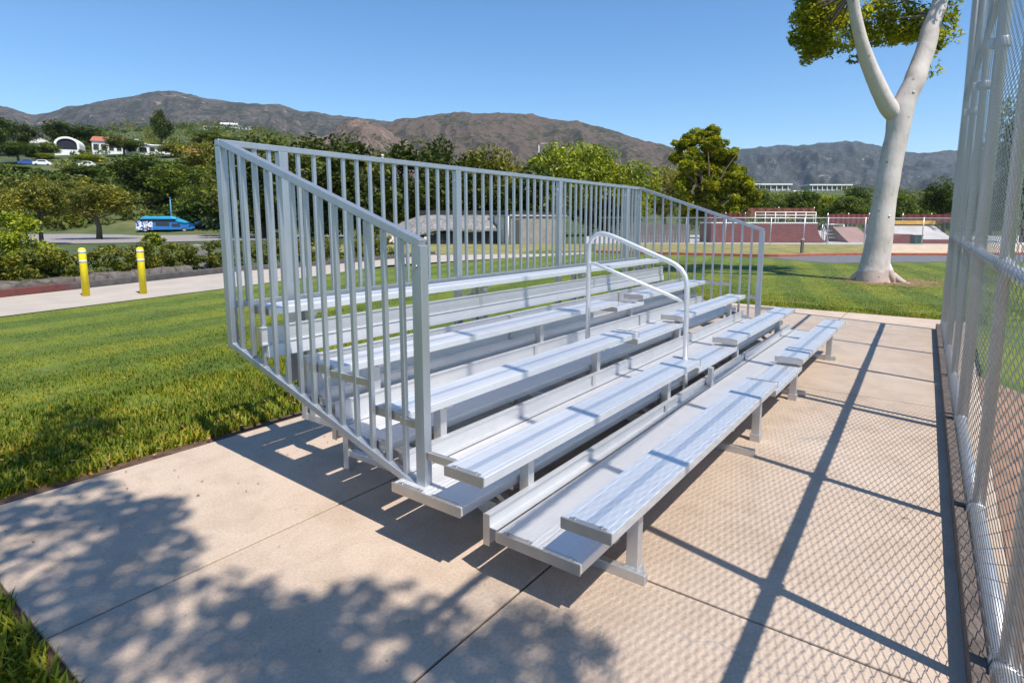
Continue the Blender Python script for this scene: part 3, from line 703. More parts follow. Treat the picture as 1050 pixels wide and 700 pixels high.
# tall clumpy tree: its own crown of separate lobes
def clumpy():
    D=62; p=at(727,D); t=empty('tree',(p.x,p.y,0)); rd=random.Random(5); s=D/F
    lob=[(700,150,11),(716,147,14),(735,152,12),(706,168,14),(724,166,13),(742,172,11),(752,160,8),(738,162,7),(757,176,10),(750,188,13),(730,186,13),(708,187,12),(760,196,10),(742,203,14),(722,206,13),(704,206,11),(757,211,10),(735,218,12),(712,220,12),(690,190,8),(693,163,8),(766,203,7),(764,187,6),(727,140,8),(697,176,8),(720,178,14),(738,188,14),(728,198,14),(715,166,10),(745,192,12),(722,152,9),(748,212,11)]
    cl=[]
    for lx,ly,r in lob:
        c=Vector(((lx-727)*s,0,zat(ly,D))); c.y=rd.uniform(-2.4,2.4)
        R_=r*s*1.12
        for k in range(14):
            d=Vector((rd.gauss(0,1),rd.gauss(0,1),rd.gauss(0,1))).normalized()*R_*rd.uniform(.3,.8)
            cl.append((tuple(c+d),R_*rd.uniform(.3,.5)))
    V,Fq,K=leafcloud(cl,130,.20)
    # local axes: x to the viewer's right
    rz=math.atan2(RH.y,RH.x); t.rotation_euler=(0,0,rz)
    o=bpy.data.objects.new('crown',npmesh('crown',V,Fq,foliage('foliage_clumpy',(.085,.120,.006),(.330,.330,.020),.45),K)); COL.objects.link(o); o.parent=t
    b=MB(); b.tube([(0,0,-.1),(-.1,0,2.5),(.1,.2,5)],[.32,.25,.2],8)
    for lx,ly,r in lob[::3]: b.tube([(0,.1,rd.uniform(2.2,4.5)),((lx-727)*s*.5,.1,zat(ly,D)*.6+1.6),((lx-727)*s,0,zat(ly,D))],[.14,.1,.04],5,False)
    b.build('trunk',BARK,t); tag(t,'tall tree with separate rounded leaf clumps behind the right end of the back guard','tree','trees in the background')
clumpy()
# near shrub at the left edge
def shrub(px,D,H,Wd,kind,label,n=60,per=170,leaf=.05,z=0,name='shrub',flat=.35):
    p=at(px,D,z); t=empty(name,p)
    rd=random.Random(int(px)); cl=[]
    for k in range(n):
        a=rd.uniform(0,6.3); q=math.sqrt(rd.random()); h=rd.uniform(.08,1)
        w=(1-.45*max(0,h-.4)/.6)
        cl.append(((math.cos(a)*q*Wd/2*w,math.sin(a)*q*Wd/2*w,h*H*.9*(1-.25*q)),min(H,Wd)*rd.uniform(.09,.17)))
    V,Fq,K=leafcloud(cl,per,leaf,flat); o=bpy.data.objects.new('foliage',npmesh('foliage',V,Fq,FOL[kind],K)); COL.objects.link(o); o.parent=t
    b=MB()
    for k in range(7):
        a=rd.uniform(0,6.3); b.tube([(0,0,-.05),(math.cos(a)*Wd*.12,math.sin(a)*Wd*.12,H*.35),(math.cos(a)*Wd*.3,math.sin(a)*Wd*.3,H*.75)],[.035,.025,.01],5)
    b.build('stems',BARK,t); tag(t,label,'shrub'); return t
shrub(-12,17.2,2.35,3.4,'bright','tall bright leafy shrub at the left edge in front of the low stone wall',90,200,.055)
shrub(156,40,1.05,1.6,'bright','small round shrub poking up above the hedge near the blue van',40,120,.06)

# hedge and low stone wall behind the path kerb
def hedge():
    t=empty('hedge',(6,19,0)); off=Vector((6,19,0))
    line=[(-3,14.55),(1.55,16.3),(5,17.7),(8.0,18.95),(11.8,19.05),(17,20.2)]
    V=[];cl=[]; rd=random.Random(3); tot=0
    for (a,c) in zip(line[:-1],line[1:]):
        a=Vector((*a,0)); c=Vector((*c,0)); d=c-a; n=int(d.length*30); q=Vector((-d.y,d.x,0)).normalized()
        for k in range(n):
            p=a+d*rd.random()+q*rd.uniform(.12,1.1); base=.30 if a.x<5 else .12
            gap=noise.noise(Vector((p.x*.9,p.y*.9,4)))
            z=rd.uniform(base-.12,.93)+.10*noise.noise(Vector((p.x*.7,p.y*.7,0)))
            if gap<-.5: continue
            cl.append((tuple(p+Vector((0,0,z))-off),rd.uniform(.13,.24)))
    V,Fq,K=leafcloud(cl,85,.05)
    o=bpy.data.objects.new('foliage',npmesh('foliage',V,Fq,foliage('foliage_hedge',(.045,.065,.008),(.200,.205,.026)),K)); COL.objects.link(o); o.parent=t
    tag(t,'clipped green hedge running along the far side of the pale path','hedge')
hedge()
def stonewall():
    m,nt,b=mat('rough_stone'); v=wcoords(nt)
    vo=N(nt,'ShaderNodeTexVoronoi',feature='DISTANCE_TO_EDGE'); vo.inputs['Scale'].default_value=1.7; nt.links.new(v,vo.inputs['Vector'])
    f=noi(nt,v,4,6,.7)
    c=ramp(nt,f,[(.3,(.06,.052,.045)),(.55,(.13,.112,.098)),(.8,(.22,.19,.165))])
    c=mix(nt,c,ramp(nt,vo.outputs['Distance'],[(0,(.35,.33,.3)),(.06,(1,1,1))]),.8,'MULTIPLY')
    nt.links.new(c,b.inputs['Base Color']); b.inputs['Roughness'].default_value=.95; bump(nt,b,f,.8,.05)
    bb=MB(); line=[(-6,13.05),(1.5,16.13),(5,17.55),(6.9,18.3)]
    pts=[]
    for a,c in zip(line[:-1],line[1:]):
        for k in range(40): pts.append(Vector(a).lerp(Vector(c),k/40))
    n=len(pts); vs=[]
    for p in pts:
        d=Vector((.92,.39)); q=Vector((-d.y,d.x))
        for s,z in ((.02,-.05),(.05,.12),(.08,.27),(.35,.29),(.4,-.05)):
            k=noise.noise(Vector((p.x*2.2,p.y*2.2,z*5)))*.06
            vs.append((p.x+q.x*(s+k),p.y+q.y*(s+k),z+(k*.9 if z>.1 else 0)))
    bb.add(vs,[(i*5+k,i*5+k+1,(i+1)*5+k+1,(i+1)*5+k) for i in range(n-1) for k in range(4)],True)
    tag(bb.build('stone_wall',m),'low rough stone wall under the hedge beside the red kerb','wall')
stonewall()

# yellow bollards
def bollard(x,y,label):
    t=empty('bollard',(x,y,0)); r=.075
    b=MB(); prof=[(r,0)]
    b.tube([(0,0,-.03),(0,0,1.03),(0,0,1.06),(0,0,1.075)],[r,r,r*.82,r*.4],18); b.build('post',simple('yellow_sleeve',(.78,.62,.01),.45,0,.06,8),t)
    for z0,z1 in ((.95,1.01),(.74,.80)):
        k=MB(); k.tube([(0,0,z0),(0,0,z1)],r+.002,18); k.build('reflective_band',MT_BAND,t)
    tag(t,label,'bollard','yellow bollards beside the path')
MT_BAND=simple('reflective_tape',(.55,.60,.68),.4,.2,.1,20)
bollard(2.88,14.85,'left yellow bollard with two silver bands, nearest the large bright shrub')
bollard(3.83,14.26,'right yellow bollard with two silver bands, nearer the bleachers')
# two thin dark stakes and a grey utility lid in the hedge
for px,lab in ((190,'thin dark red stake in front of the hedge, left of the grey cabinet'),(212,'thin dark red stake in front of the hedge, right of the grey cabinet')):
    p=at(px,20.3); b=MB(); b.tube([(0,0,-.05),(0,0,.9)],.035,8); b.box(-.05,.05,-.05,.05,.86,.92)
    tag(b.build('stake',simple('stake_paint',(.10,.025,.03),.6),loc=(p.x,p.y,0)),lab,'stake')
p=at(201,20.9); b=MB(); b.prism([(-.42,-.05),(.42,-.05),(.3,.82),(-.12,.86)],'y',-.12,.12)
tag(b.build('utility_cabinet',simple('grey_cabinet',(.26,.25,.23),.8),bev=.02,loc=(p.x,p.y,0),rz=YAW-math.pi/2),'grey tapered utility cabinet set into the hedge between two stakes','cabinet')

# pale barked tree on the right lawn
def paletree():
    o0=Vector((18.06,.65,0)); t=empty('pale_tree',o0); rz=math.atan2(RH.y,RH.x); t.rotation_euler=(0,0,rz)
    # local x: viewer's right, y: away from viewer
    s=17.15/F
    def P(px,py,dy=0):
        ray=r2*((px-535.3)/F)-u2*((py-309)/F)+fw; p=CAM+ray*(17.15/ray.dot(FH))-o0
        return Vector((p.dot(RH),dy,p.z))
    m,nt,b=mat('pale_bark'); v=coords(nt); a=noi(nt,v,1.1,6,.65,.8); f=noi(nt,coords(nt,(1,1,.35)),7,5,.7,.5); g_=noi(nt,v,30,4)
    c=ramp(nt,a,[(.28,(.37,.315,.29)),(.45,(.52,.455,.42)),(.62,(.58,.525,.495)),(.8,(.46,.42,.40))])
    c=mix(nt,c,ramp(nt,f,[(.28,(.55,.50,.45)),(.42,(1,1,1))]),.7,'MULTIPLY')
    vo=N(nt,'ShaderNodeTexVoronoi'); vo.inputs['Scale'].default_value=2.6; vo.inputs['Randomness'].default_value=1; nt.links.new(v,vo.inputs['Vector'])
    c=mix(nt,c,ramp(nt,vo.outputs['Distance'],[(.0,(.30,.24,.20)),(.07,(.45,.40,.36)),(.11,(1,1,1))]),.8,'MULTIPLY')
    sp=N(nt,'ShaderNodeSeparateXYZ'); nt.links.new(v,sp.inputs[0])
    zz=N(nt,'ShaderNodeMath',operation='MULTIPLY_ADD'); nt.links.new(noi(nt,v,2.2,4),zz.inputs[0]); zz.inputs[1].default_value=-.55; nt.links.new(sp.outputs['Z'],zz.inputs[2])
    c=mix(nt,(.30,.17,.10),c,ramp(nt,zz.outputs[0],[(.0,(.55,.55,.55)),(.05,(1,1,1))]))
    nt.links.new(c,b.inputs['Base Color']); b.inputs['Roughness'].default_value=.75; bump(nt,b,f,.4,.04)
    bm=MB()
    def limb(pts,n=20):
        # pts: (point,radius) interpolated smoothly
        out=[];rr=[]
        for i in range(len(pts)-1):
            p0=pts[max(i-1,0)];p1=pts[i];p2=pts[i+1];p3=pts[min(i+2,len(pts)-1)]
            for k in range(8):
                u=k/8
                h=lambda A,B,C_,D_:.5*((2*B)+(C_-A)*u+(2*A-5*B+4*C_-D_)*u*u+(3*B-A-3*C_+D_)*u**3)
                out.append(h(p0[0],p1[0],p2[0],p3[0])); rr.append(h(p0[1],p1[1],p2[1],p3[1]))
        out.append(pts[-1][0]);rr.append(pts[-1][1])
        rr=[q*(1+.07*noise.noise(p*1.3)+.03*noise.noise(p*4.5)) for p,q in zip(out,rr)]; out=[p+Vector((noise.noise(p*1.1),noise.noise(p*1.1+Vector((9,0,0))),0))*.03 for p in out]
        bm.tube(out,rr,n)
    W2=lambda w:w*s/2*.86
    limb([(P(895,293),W2(44)),(P(895,285),W2(37)),(P(897.5,270),W2(31)),(P(902,240),W2(27)),(P(907,205),W2(25)),(P(914,165),W2(24)),(P(919,140),W2(24)),(P(923,118),W2(26)),(P(930,98),W2(23)),(P(938,82),W2(22)),(P(949,58,.1),W2(20)),(P(960,26,.2),W2(18)),(P(971,-2,.3),W2(16)),(P(985,-55,.6),W2(12)),(P(990,-120,.8),W2(7))])
    limb([(P(921,121),W2(20)),(P(911,111,-.04),W2(19.5)),(P(901,97,-.12),W2(18)),(P(890,75,-.2),W2(16.5)),(P(877,50,-.35),W2(14)),(P(868.5,25,-.45),W2(12.5)),(P(863,0,-.55),W2(11.5)),(P(858,-30,-.7),W2(10)),(P(840,-80,-1),W2(7)),(P(815,-140,-1.4),W2(3.5))],16)
    # root flares
    for (x1,y1,dy,w) in ((879,287,.2,9),(887,291,-.35,8),(911,290,-.3,10)):
        limb([(P(900+(x1-900)*.3,268,dy*.3),W2(w*1.5)),(P(x1*.6+900*.4,279,dy*.7),W2(w*1.2)),(P(x1,y1-2,dy),W2(w*.7)),(P(x1+(x1-900)*.22,y1+4,dy*1.4),W2(w*.25))],10)
    limb([(P(911,282,-.2),.12),(P(917,289,-.5),.08),(P(925,293,-.9),.055),(P(936,297,-1.3),.02)],8)
    # knots
    for px,py,dy in ((930,97,-.30),(953,50,-.10),(905,222,-.33)):
        p=P(px,py,dy); bm.tube([p+Vector((0,.14,0)),p+Vector((0,.05,0)),p+Vector((0,.0,.01)),p+Vector((0,-.012,.012))],[.085,.06,.035,.012],9)
    o=bm.build('trunk',m,t)
    # lesser limbs and the leaf crown
    rd=random.Random(9); cl=[]; BOUGH=simple('bough_bark',(.20,.15,.12),.85)
    def bough(a,e,r):
        m1=a.lerp(e,.5)+Vector((rd.uniform(-.3,.3),rd.uniform(-.3,.3),rd.uniform(-.1,.35))); br=MB(); br.tube([a,a.lerp(m1,.7),m1.lerp(e,.12)],[r,r*.6,r*.2],7); br.build('bough',BOUGH,t)
        return [a.lerp(m1,.6),m1,m1.lerp(e,.5),e]
    ends=[]
    A=[P(863,0,-.55),P(858,-30,-.7),P(966,12,.25),P(974,-14,.35),P(985,-55,.6),P(840,-80,-1)]
    for tgt in ((822,8,-1.2),(838,32,-1.5),(815,-15,.2),(850,45,.8),(836,12,1.2),(868,22,1.5),(880,8,-1.6),(903,18,1.3),(925,16,1.6),(938,28,1.4),(920,-5,-1.4),(950,8,1.8),(975,22,1.5),(975,55,1.2),(988,40,1.6),(884,-40,1.5),(830,-60,1),(900,-90,0),(940,-60,2),(1000,-40,.5),(1010,-5,1.5),(1020,-80,-1),(870,-130,-1),(920,-140,1),(960,-120,-1.2),(826,50,-1),(842,58,-.6),(818,30,.4),(834,64,.3),(860,44,1.2)):
        e=P(tgt[0],tgt[1],abs(tgt[2])*.8+.9 if tgt[1]>-45 else tgt[2]); a=min(A,key=lambda q:(q-e).length); ends+=[(x,) for x in bough(a,e,.042)[1:]]
    for (e,) in ends:
        for k in range(5):
            c=e+Vector((rd.gauss(0,.38),abs(rd.gauss(0,.5))-.1,rd.gauss(0,.28))); rr=rd.uniform(.18,.42)
            v_=o0+RH*c.x+FH*c.y+Vector((0,0,c.z))-CAM; d_=v_.dot(fw); qx=535+F*v_.dot(r2)/d_; qy=309-F*v_.dot(u2)/d_; q_=rr*F/d_
            if qx-q_<(806 if qy>-60 else 700) or qy+q_>(70 if qx<880 else 52 if qx<948 else 88): continue
            cl.append((tuple(c),rr))
    V,Fq,K=leafcloud(cl,66,.072,.3)
    o=bpy.data.objects.new('crown',npmesh('crown',V,Fq,FOL['gum'],K)); COL.objects.link(o); o.parent=t
    tag(t,'pale smooth barked tree with forked trunk on the lawn beyond the bleachers','tree')
paletree()
# shade tree standing behind the photographer, beyond the fence: only its shade is seen
def shadetree():
    base=Vector((-4.2,-4.6,0)); t=empty('shade_tree',base); rd=random.Random(21); cl=[]; b=MB()
    b.tube([(0,0,-.1),(.1,.2,2.2),(.3,.7,4.2),(.5,1.2,6)],[.26,.2,.16,.1],10)
    tips=[]
    SX,SY_=.13,.57
    BB=[(-.6,-.3),(-.17,-.1),(.02,.03),(.31,.03),(.56,-.08),(.92,-.16),(1.36,-.42),(1.68,-.42),(1.95,-.72),(2.18,-.5),(2.64,-.26),(2.9,-.6),(3.3,-.6),(3.8,-.3),(4.3,-.1),(5.7,.2),(6.5,-.2)]
    BY=[a for a,_ in BB]; BX=[b_ for _,b_ in BB]
    # shade patches on the ground -> boughs that throw them
    for gx,gy,r,h in ((-1.0,3.1,.55,6.6),(-.5,3.0,.45,7.0),(-.25,2.65,.35,6.4),(-.75,2.45,.5,7.2),(-1.3,2.6,.5,6.2),(-.5,2.2,.32,6.8),(-1.1,2.1,.45,7.4),(-.1,1.75,.3,6.9),(-.35,1.45,.48,7.3),(-.8,1.6,.5,6.6),(-1.3,1.5,.5,7.0),(-.5,1.0,.5,6.5),(-.05,1.15,.38,7.1),(-.9,.9,.5,7.4),(-.25,.6,.42,6.8),(-.65,.4,.5,7.2),(-1.2,.5,.5,6.4),(.12,.35,.3,7.0),(.0,.02,.34,6.9),(-.4,-.1,.45,7.3),(-.9,-.2,.5,6.8),(-1.5,3.8,.6,6.5),(-.9,4.3,.6,6.9),(-1.9,3.0,.6,7.1),(-2.2,1.8,.7,6.5),(-.3,4.7,.45,6.6),(.2,5.0,.4,7.1),(-1.6,5,.6,7),(-2.4,4.2,.7,6.6),(-2.4,.5,.7,7.0),(-1.9,-.6,.7,6.6)):
        c=Vector((gx-SX*h,gy-SY_*h,h))-base; tips.append(c)
        for k in range(10):
            d=Vector((rd.gauss(0,1)*r*.6,rd.gauss(0,1)*r*.55,rd.gauss(0,.25))); q=c+d+base; rr=rd.uniform(.13,.27)
            if q.x+SX*q.z+rr*.85>np.interp(q.y+SY_*q.z,BY,BX): continue
            cl.append((tuple(c+d),rr))
    for c in tips:
        w_=c+base
        if w_.x+SX*w_.z+.35>np.interp(w_.y+SY_*w_.z,BY,BX): continue
        s=Vector((.3,.7,4.2))if rd.random()<.5 else Vector((.2,.4,3.2)); m_=s.lerp(c,.55)+Vector((0,0,-.25)); b.tube([s,m_,c],[.045,.018,.006],6,False)
    V,Fq,K=leafcloud(cl,34,.062,.3)
    o=bpy.data.objects.new('crown',npmesh('crown',V,Fq,FOL['mid'],K)); COL.objects.link(o); o.parent=t
    b.build('trunk',BARK,t); tag(t,'leafy tree outside the frame whose dappled shade falls on the near concrete','tree')
shadetree()

# hillside scrub as one mass
def scrub(name,spots,kind,leaf=.5):
    cl=[]
    for x,y,z,r in spots:
        for k in range(5): cl.append(((x+random.gauss(0,r*.5),y+random.gauss(0,r*.5),z+r*random.uniform(.1,.8)),r*random.uniform(.3,.6)))
    V,Fq,K=leafcloud(cl,36,leaf); o=bpy.data.objects.new(name,npmesh(name,V,Fq,FOL[kind],K)); COL.objects.link(o); o['kind']='stuff'
for kind,n,s0 in (('dark',560,1),('olive',480,2),('mid',520,3)):
    sp=[]; rd=random.Random(s0)
    for k in range(n):
        if rd.random()<.74: px,D=rd.uniform(-60,470),rd.choice([rd.uniform(84,150),rd.uniform(120,300),rd.uniform(220,520),rd.uniform(220,520)])
        else: px,D=rd.uniform(690,1040),rd.uniform(120,430)
        if 12<px<80 and 140<D<185 : continue
        p=at(px,D)
        if px>690 and (780<px<860 and D>300): continue
        sp.append((p.x,p.y,hill(p.x,p.y)-.3,rd.uniform(1.6,3.4)*(1+D/500)))
    scrub('hillside_scrub',sp,kind,.42)

# ------------------------------------------------------------------ mountains
def ridge(name,pts,Dr,Df,Db,m,amp,seed,nx=420,nd=110,fz=10,kg=1.0,crag=1.0):
    """a mountain range: crest profile pts, spurs and gullies running down from the crest, crags"""
    pxs=[p[0] for p in pts]; pys=[p[1] for p in pts]; V=[]
    for i in range(nx):
        px=pxs[0]+(pxs[-1]-pxs[0])*i/(nx-1); zr=zat(np.interp(px,pxs,pys),Dr); X=(px-535)/F*Dr
        for j in range(nd):
            t=j/(nd-1)
            if t<.75: u=t/.75; D=Df+(Dr-Df)*u; base=fz+(zr-fz)*(u**1.1*(1-.10*math.sin(u*math.pi*2)))
            else: u=(1-t)/.25; D=Dr+(Db-Dr)*(1-u); base=fz+(zr-fz)*u**1.1
            p=at(px,D)
            wob=noise.noise(Vector((X*.0012*kg,D*.0016*kg,seed)))*260/kg
            g=abs(noise.noise(Vector(((X+wob)*.0042*kg,D*.0007*kg,seed*7.))))*2.2
            g2=abs(noise.noise(Vector(((X+wob*.6)*.0115*kg,D*.0022*kg,seed*3.+5))))*2
            q=Vector((p.x*.010*kg,p.y*.010*kg,seed*1.))
            f=noise.fractal(q,.75,2.2,6)
            fall=min(1,(1-u)/.35) if t<.75 else min(1,(1-u)/.2)
            env=math.sin(math.pi*min(1,u*1.15)*.5)
            V.append((p.x,p.y,base-amp*env*fall*(.75*min(1,g)*1+.35*min(1,g2))+f*amp*0+f*Dr*.0042*crag*(.55+.45*fall)*min(1,u*4)))
    V=np.array(V); i,j=np.meshgrid(np.arange(nx-1),np.arange(nd-1),indexing='ij'); a=(i*nd+j).ravel()
    Fq=np.stack([a,a+nd,a+nd+1,a+1],1)
    o=bpy.data.objects.new(name,npmesh(name,V,Fq,m,smooth=True)); COL.objects.link(o); struct(o)
M1=mountain('mountain_scrub',(.034,.040,.024),(.088,.074,.060),(.40,.31,.25),1.5,.568,.472)
M3=mountain('far_mountain_scrub',(.036,.046,.036),(.074,.078,.076),(.40,.32,.27),1.0,.578,.460)
M2=mountain('brown_hill',(.036,.044,.016),(.102,.072,.054),(.36,.30,.22),2.4,.625,.497)
M0=mountain('rocky_hill',(.045,.050,.020),(.15,.10,.08),(.27,.20,.165),4.5,.53,.50)
ridge('mountains',[(-420,135),(-200,118),(-60,108),(0,113),(14,115),(30,119),(45,124),(62,121),(80,115),(92,114),(105,112),(118,110),(130,107),(150,105),(160,103),(172,101.5),(185,101),(205,103),(215,106),(225,108),(245,110),(260,112),(275,114),(292,114),(312,119),(330,121),(345,124),(370,126),(440,134),(520,150),(620,190)],2600,1100,4200,M1,100,1)
ridge('mountains',[(300,190),(340,160),(380,140),(410,128),(425,126.5),(440,124),(462,121),(475,120.5),(492,122),(510,121),(530,122),(545,123),(562,125.5),(580,128),(600,131),(615,134),(640,142),(660,149),(690,155),(715,166),(740,195),(770,215)],1700,700,2600,M2,50,2,kg=1.6)
ridge('rocky_hill',[(210,182),(260,163),(300,151),(325,146),(340,142),(352,134),(365,128),(376,127),(386,131),(396,134),(408,145),(420,150),(432,160),(448,168),(470,176),(510,195)],900,420,1300,M0,22,3,nx=260,kg=4,crag=2.0)
ridge('mountains',[(640,190),(700,170),(735,161),(757,156),(775,153),(788,153),(800,152),(820,152),(835,150),(848,149),(858,147.5),(872,148),(880,150),(890,151),(905,155),(915,157),(935,160),(948,158),(960,156.5),(990,157),(1030,150),(1090,146),(1200,150),(1350,165)],4000,1500,6500,M3,95,4,kg=1.0)

# ------------------------------------------------------------------ buildings and far things
WHITE=simple('white_stucco',(.78,.76,.72),.8,0,.05,2); ROOF=simple('red_tile',(.36,.12,.075),.8,0,.15,3); GLASS=simple('dark_glass',(.03,.035,.045),.15); TAN=simple('tan_stucco',(.55,.45,.35),.85,0,.08,2)
GREYW=simple('grey_wall',(.42,.41,.40),.85,0,.1,2); ROCK=simple('pale_rock',(.55,.46,.37),.9,0,.2,.2,.5)
def place(name,px,D,label,cat,ybase=None,group=None,drot=0):
    p=at(px,D); z=hill(p.x,p.y) if ybase is None else zat(ybase,D)
    base=math.atan2(RH.y,RH.x) if px>300 else math.atan2(p.y-CAM.y,p.x-CAM.x)-math.pi/2-.22
    t=empty(name,(p.x,p.y,z),base+drot); return tag(t,label,cat,group)
def solveD(px,yb,D):
    best=D;e=1e9
    for k in range(121):
        d=D*(.62+.0075*k); p=at(px,d); q=abs(zat(yb,d)-hill(p.x,p.y))/d*F+abs(d/D-1)*1.5
        if q<e: e=q;best=d
    return best
def slopebase(b,x0,x1,y0,y1,d=6): b.box(x0,x1,y0,y1,-d,.0)
# arched shed
DS=solveD(76,162.5,190); t=place('arched_shed',76,DS,'white arched shed with a big dark opening on the left hill','shed')
t.scale=(DS/190*.82,)*3; t.location.z+=1.9
b=MB(); n=14; w,h=4.0,4.6
pf=[(-w,-5),(-w,h-w*.75)]+[(-w*math.cos(math.pi*k/n),h-w*.75+w*.75*math.sin(math.pi*k/n)) for k in range(1,n)]+[(w,h-w*.75),(w,-5)]
b.prism(pf,'y',.4,9); b.build('shell',WHITE,t)
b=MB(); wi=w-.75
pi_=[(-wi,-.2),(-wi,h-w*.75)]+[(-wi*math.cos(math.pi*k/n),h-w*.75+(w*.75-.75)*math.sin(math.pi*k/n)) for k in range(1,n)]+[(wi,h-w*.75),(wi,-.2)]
m_=MB(); m_.prism(pi_,'y',.33,.45); m_.build('doorway',simple('interior_shade',(.012,.013,.025),.8),t)  # near-black panel painted in for the shade inside the arch
rim=MB(); ring=pf[1:-1]; rin=pi_[1:-1]
for k in range(len(ring)-1):
    vs=[(ring[k][0],-.1,ring[k][1]),(ring[k+1][0],-.1,ring[k+1][1]),(rin[k+1][0],-.1,rin[k+1][1]),(rin[k][0],-.1,rin[k][1])]; vs+=[(x,.38,z) for x,_,z in vs]
    rim.add(vs,[(0,1,2,3),(4,7,6,5),(0,4,5,1),(3,2,6,7)])
rim.box(-w,-wi,-.1,.38,-5,h-w*.75); rim.box(wi,w,-.1,.38,-5,h-w*.75); rim.build('arch_rim',WHITE,t)
def house(px,D,yb,wpx,hpx,label,roof='gable',rm=None,wins=3,wm=None,depth=7,rh=.5,group='houses on the left hill',name='house'):
    D=solveD(px,yb+.5,D); t=place(name,px,D,label,'house',None,group); s=D/F; w=wpx*s/2; h=hpx*s
    b=MB(); b.box(-w,w,0,depth,-6,h); b.build('wall',wm or WHITE,t)
    r=MB(); e=.4
    if roof=='gable': r.prism([(-w-e,h+.02),(0,h+w*rh),(w+e,h+.02)],'y',-e,depth+e)
    elif roof=='long': r.prism([(-e,h+.02),(depth/2,h+depth*.5*rh),(depth+e,h+.02)],'x',-w-e,w+e)
    elif roof=='shed': r.prism([(-e,h+.5*rh),(depth+e,h+2.2*rh),(depth+e,h+2.2*rh+.25),(-e,h+.5*rh+.25)],'x',-w-e,w+e)
    else: r.box(-w-e,w+e,-e,depth+e,h+.01,h+.35)
    r.build('roof',rm or WHITE,t)
    for k in range(wins):
        x=-w+(k+.5)*2*w/wins; ww=w/wins*.62
        f=MB(); f.box(x-ww-.12,x+ww+.12,-.06,-.003,h*.28-.12,h*.78+.12); fo=f.build('window',WHITE,t)
        g=MB(); g.box(x-ww,x+ww,-.09,-.062,h*.28,h*.78); g.build('pane',GLASS,fo)
    return t
house(117,202,161,26,12,'long white house with a red tiled roof on the left hill','long',ROOF,4,rh=.55)
house(147,205,162,20,10,'white house with a steep pale gable beside the red roofed one','gable',WHITE,2,rh=.55)
house(166,204,161,26,8,'flat roofed white house at the right of the hill houses','flat',WHITE,4)
house(50,205,158,22,7,'white gabled house behind trees left of the arched shed','gable',WHITE,2,rh=.5)
house(30,210,154,20,6,'small white house low between the two far left hill trees','shed',WHITE,2)
house(206,170,168,22,8,'pale house half hidden by trees next to the bleachers corner post','long',ROOF,3)
house(222,420,137,12,2.6,'distant white villa high on the slope above the bleachers corner','flat',WHITE,4,group='villas on the far slope')
house(240,430,135,15,2.8,'wide distant white villa near the corner of the guard rail','long',WHITE,5,group='villas on the far slope')
house(256,440,137,10,2.6,'small distant tan villa right of the wide white villa','shed',TAN,3,group='villas on the far slope')
# outcrops of pale rock near the villas
def rockpile(px,D,yb,wpx,hpx,label,m=ROCK):
    p=at(px,D); z=zat(yb,D); s=D/F; t=empty('rock_outcrop',(p.x,p.y,z),math.atan2(RH.y,RH.x)); b=MB(); rd=random.Random(int(px*7))
    for k in range(16):
        c=Vector((rd.uniform(-.5,.5)*wpx*s,rd.uniform(0,4),rd.uniform(-.2,.55)*hpx*s)); R_=hpx*s*rd.uniform(.25,.5)
        bm=bmesh.new(); bmesh.ops.create_icosphere(bm,subdivisions=2,radius=R_)
        vs=[v.co*(1+.45*noise.noise(v.co*(1.6/R_)+Vector((k,px,0))))+c for v in bm.verts]; fs=[[v.index for v in f.verts] for f in bm.faces]; bm.free(); b.add(vs,fs)
    b.build('boulders',m,t); tag(t,label,'rocks')
# long white hill building on the right, and its small wings
def longbuilding(px,D,yb,wpx,hpx,label):
    D=solveD(px,yb+.5,D); t=place('long_building',px,D,label,'building'); s=D/F; w=wpx*s/2; h=hpx*s
    b=MB(); b.box(-w,w,0,12,-8,h); b.build('wall',GREYW,t)
    r=MB(); r.box(-w-.8,w+.8,-1.2,13,h,h+.25*h); r.build('roof',WHITE,t)
    g=MB(); g.box(-w*.97,w*.97,-.06,-.002,h*.35,h*.85); g.build('window_band',GLASS,t)
    for k in range(9):
        x=-w+(k+.5)*2*w/9; c=MB(); c.box(x-.25,x+.25,-.7,-.2,-8,h-.01); c.build('column',WHITE,t)
longbuilding(782,400,194,52,5.5,'long low white building on the hill right of the tall clumpy tree')
longbuilding(850,405,193,44,5,'low white building on the hill behind the pale trunk')
house(818,330,201,9,4,'tiny white house below the long hill buildings','gable',WHITE,1,group='villas on the far slope')
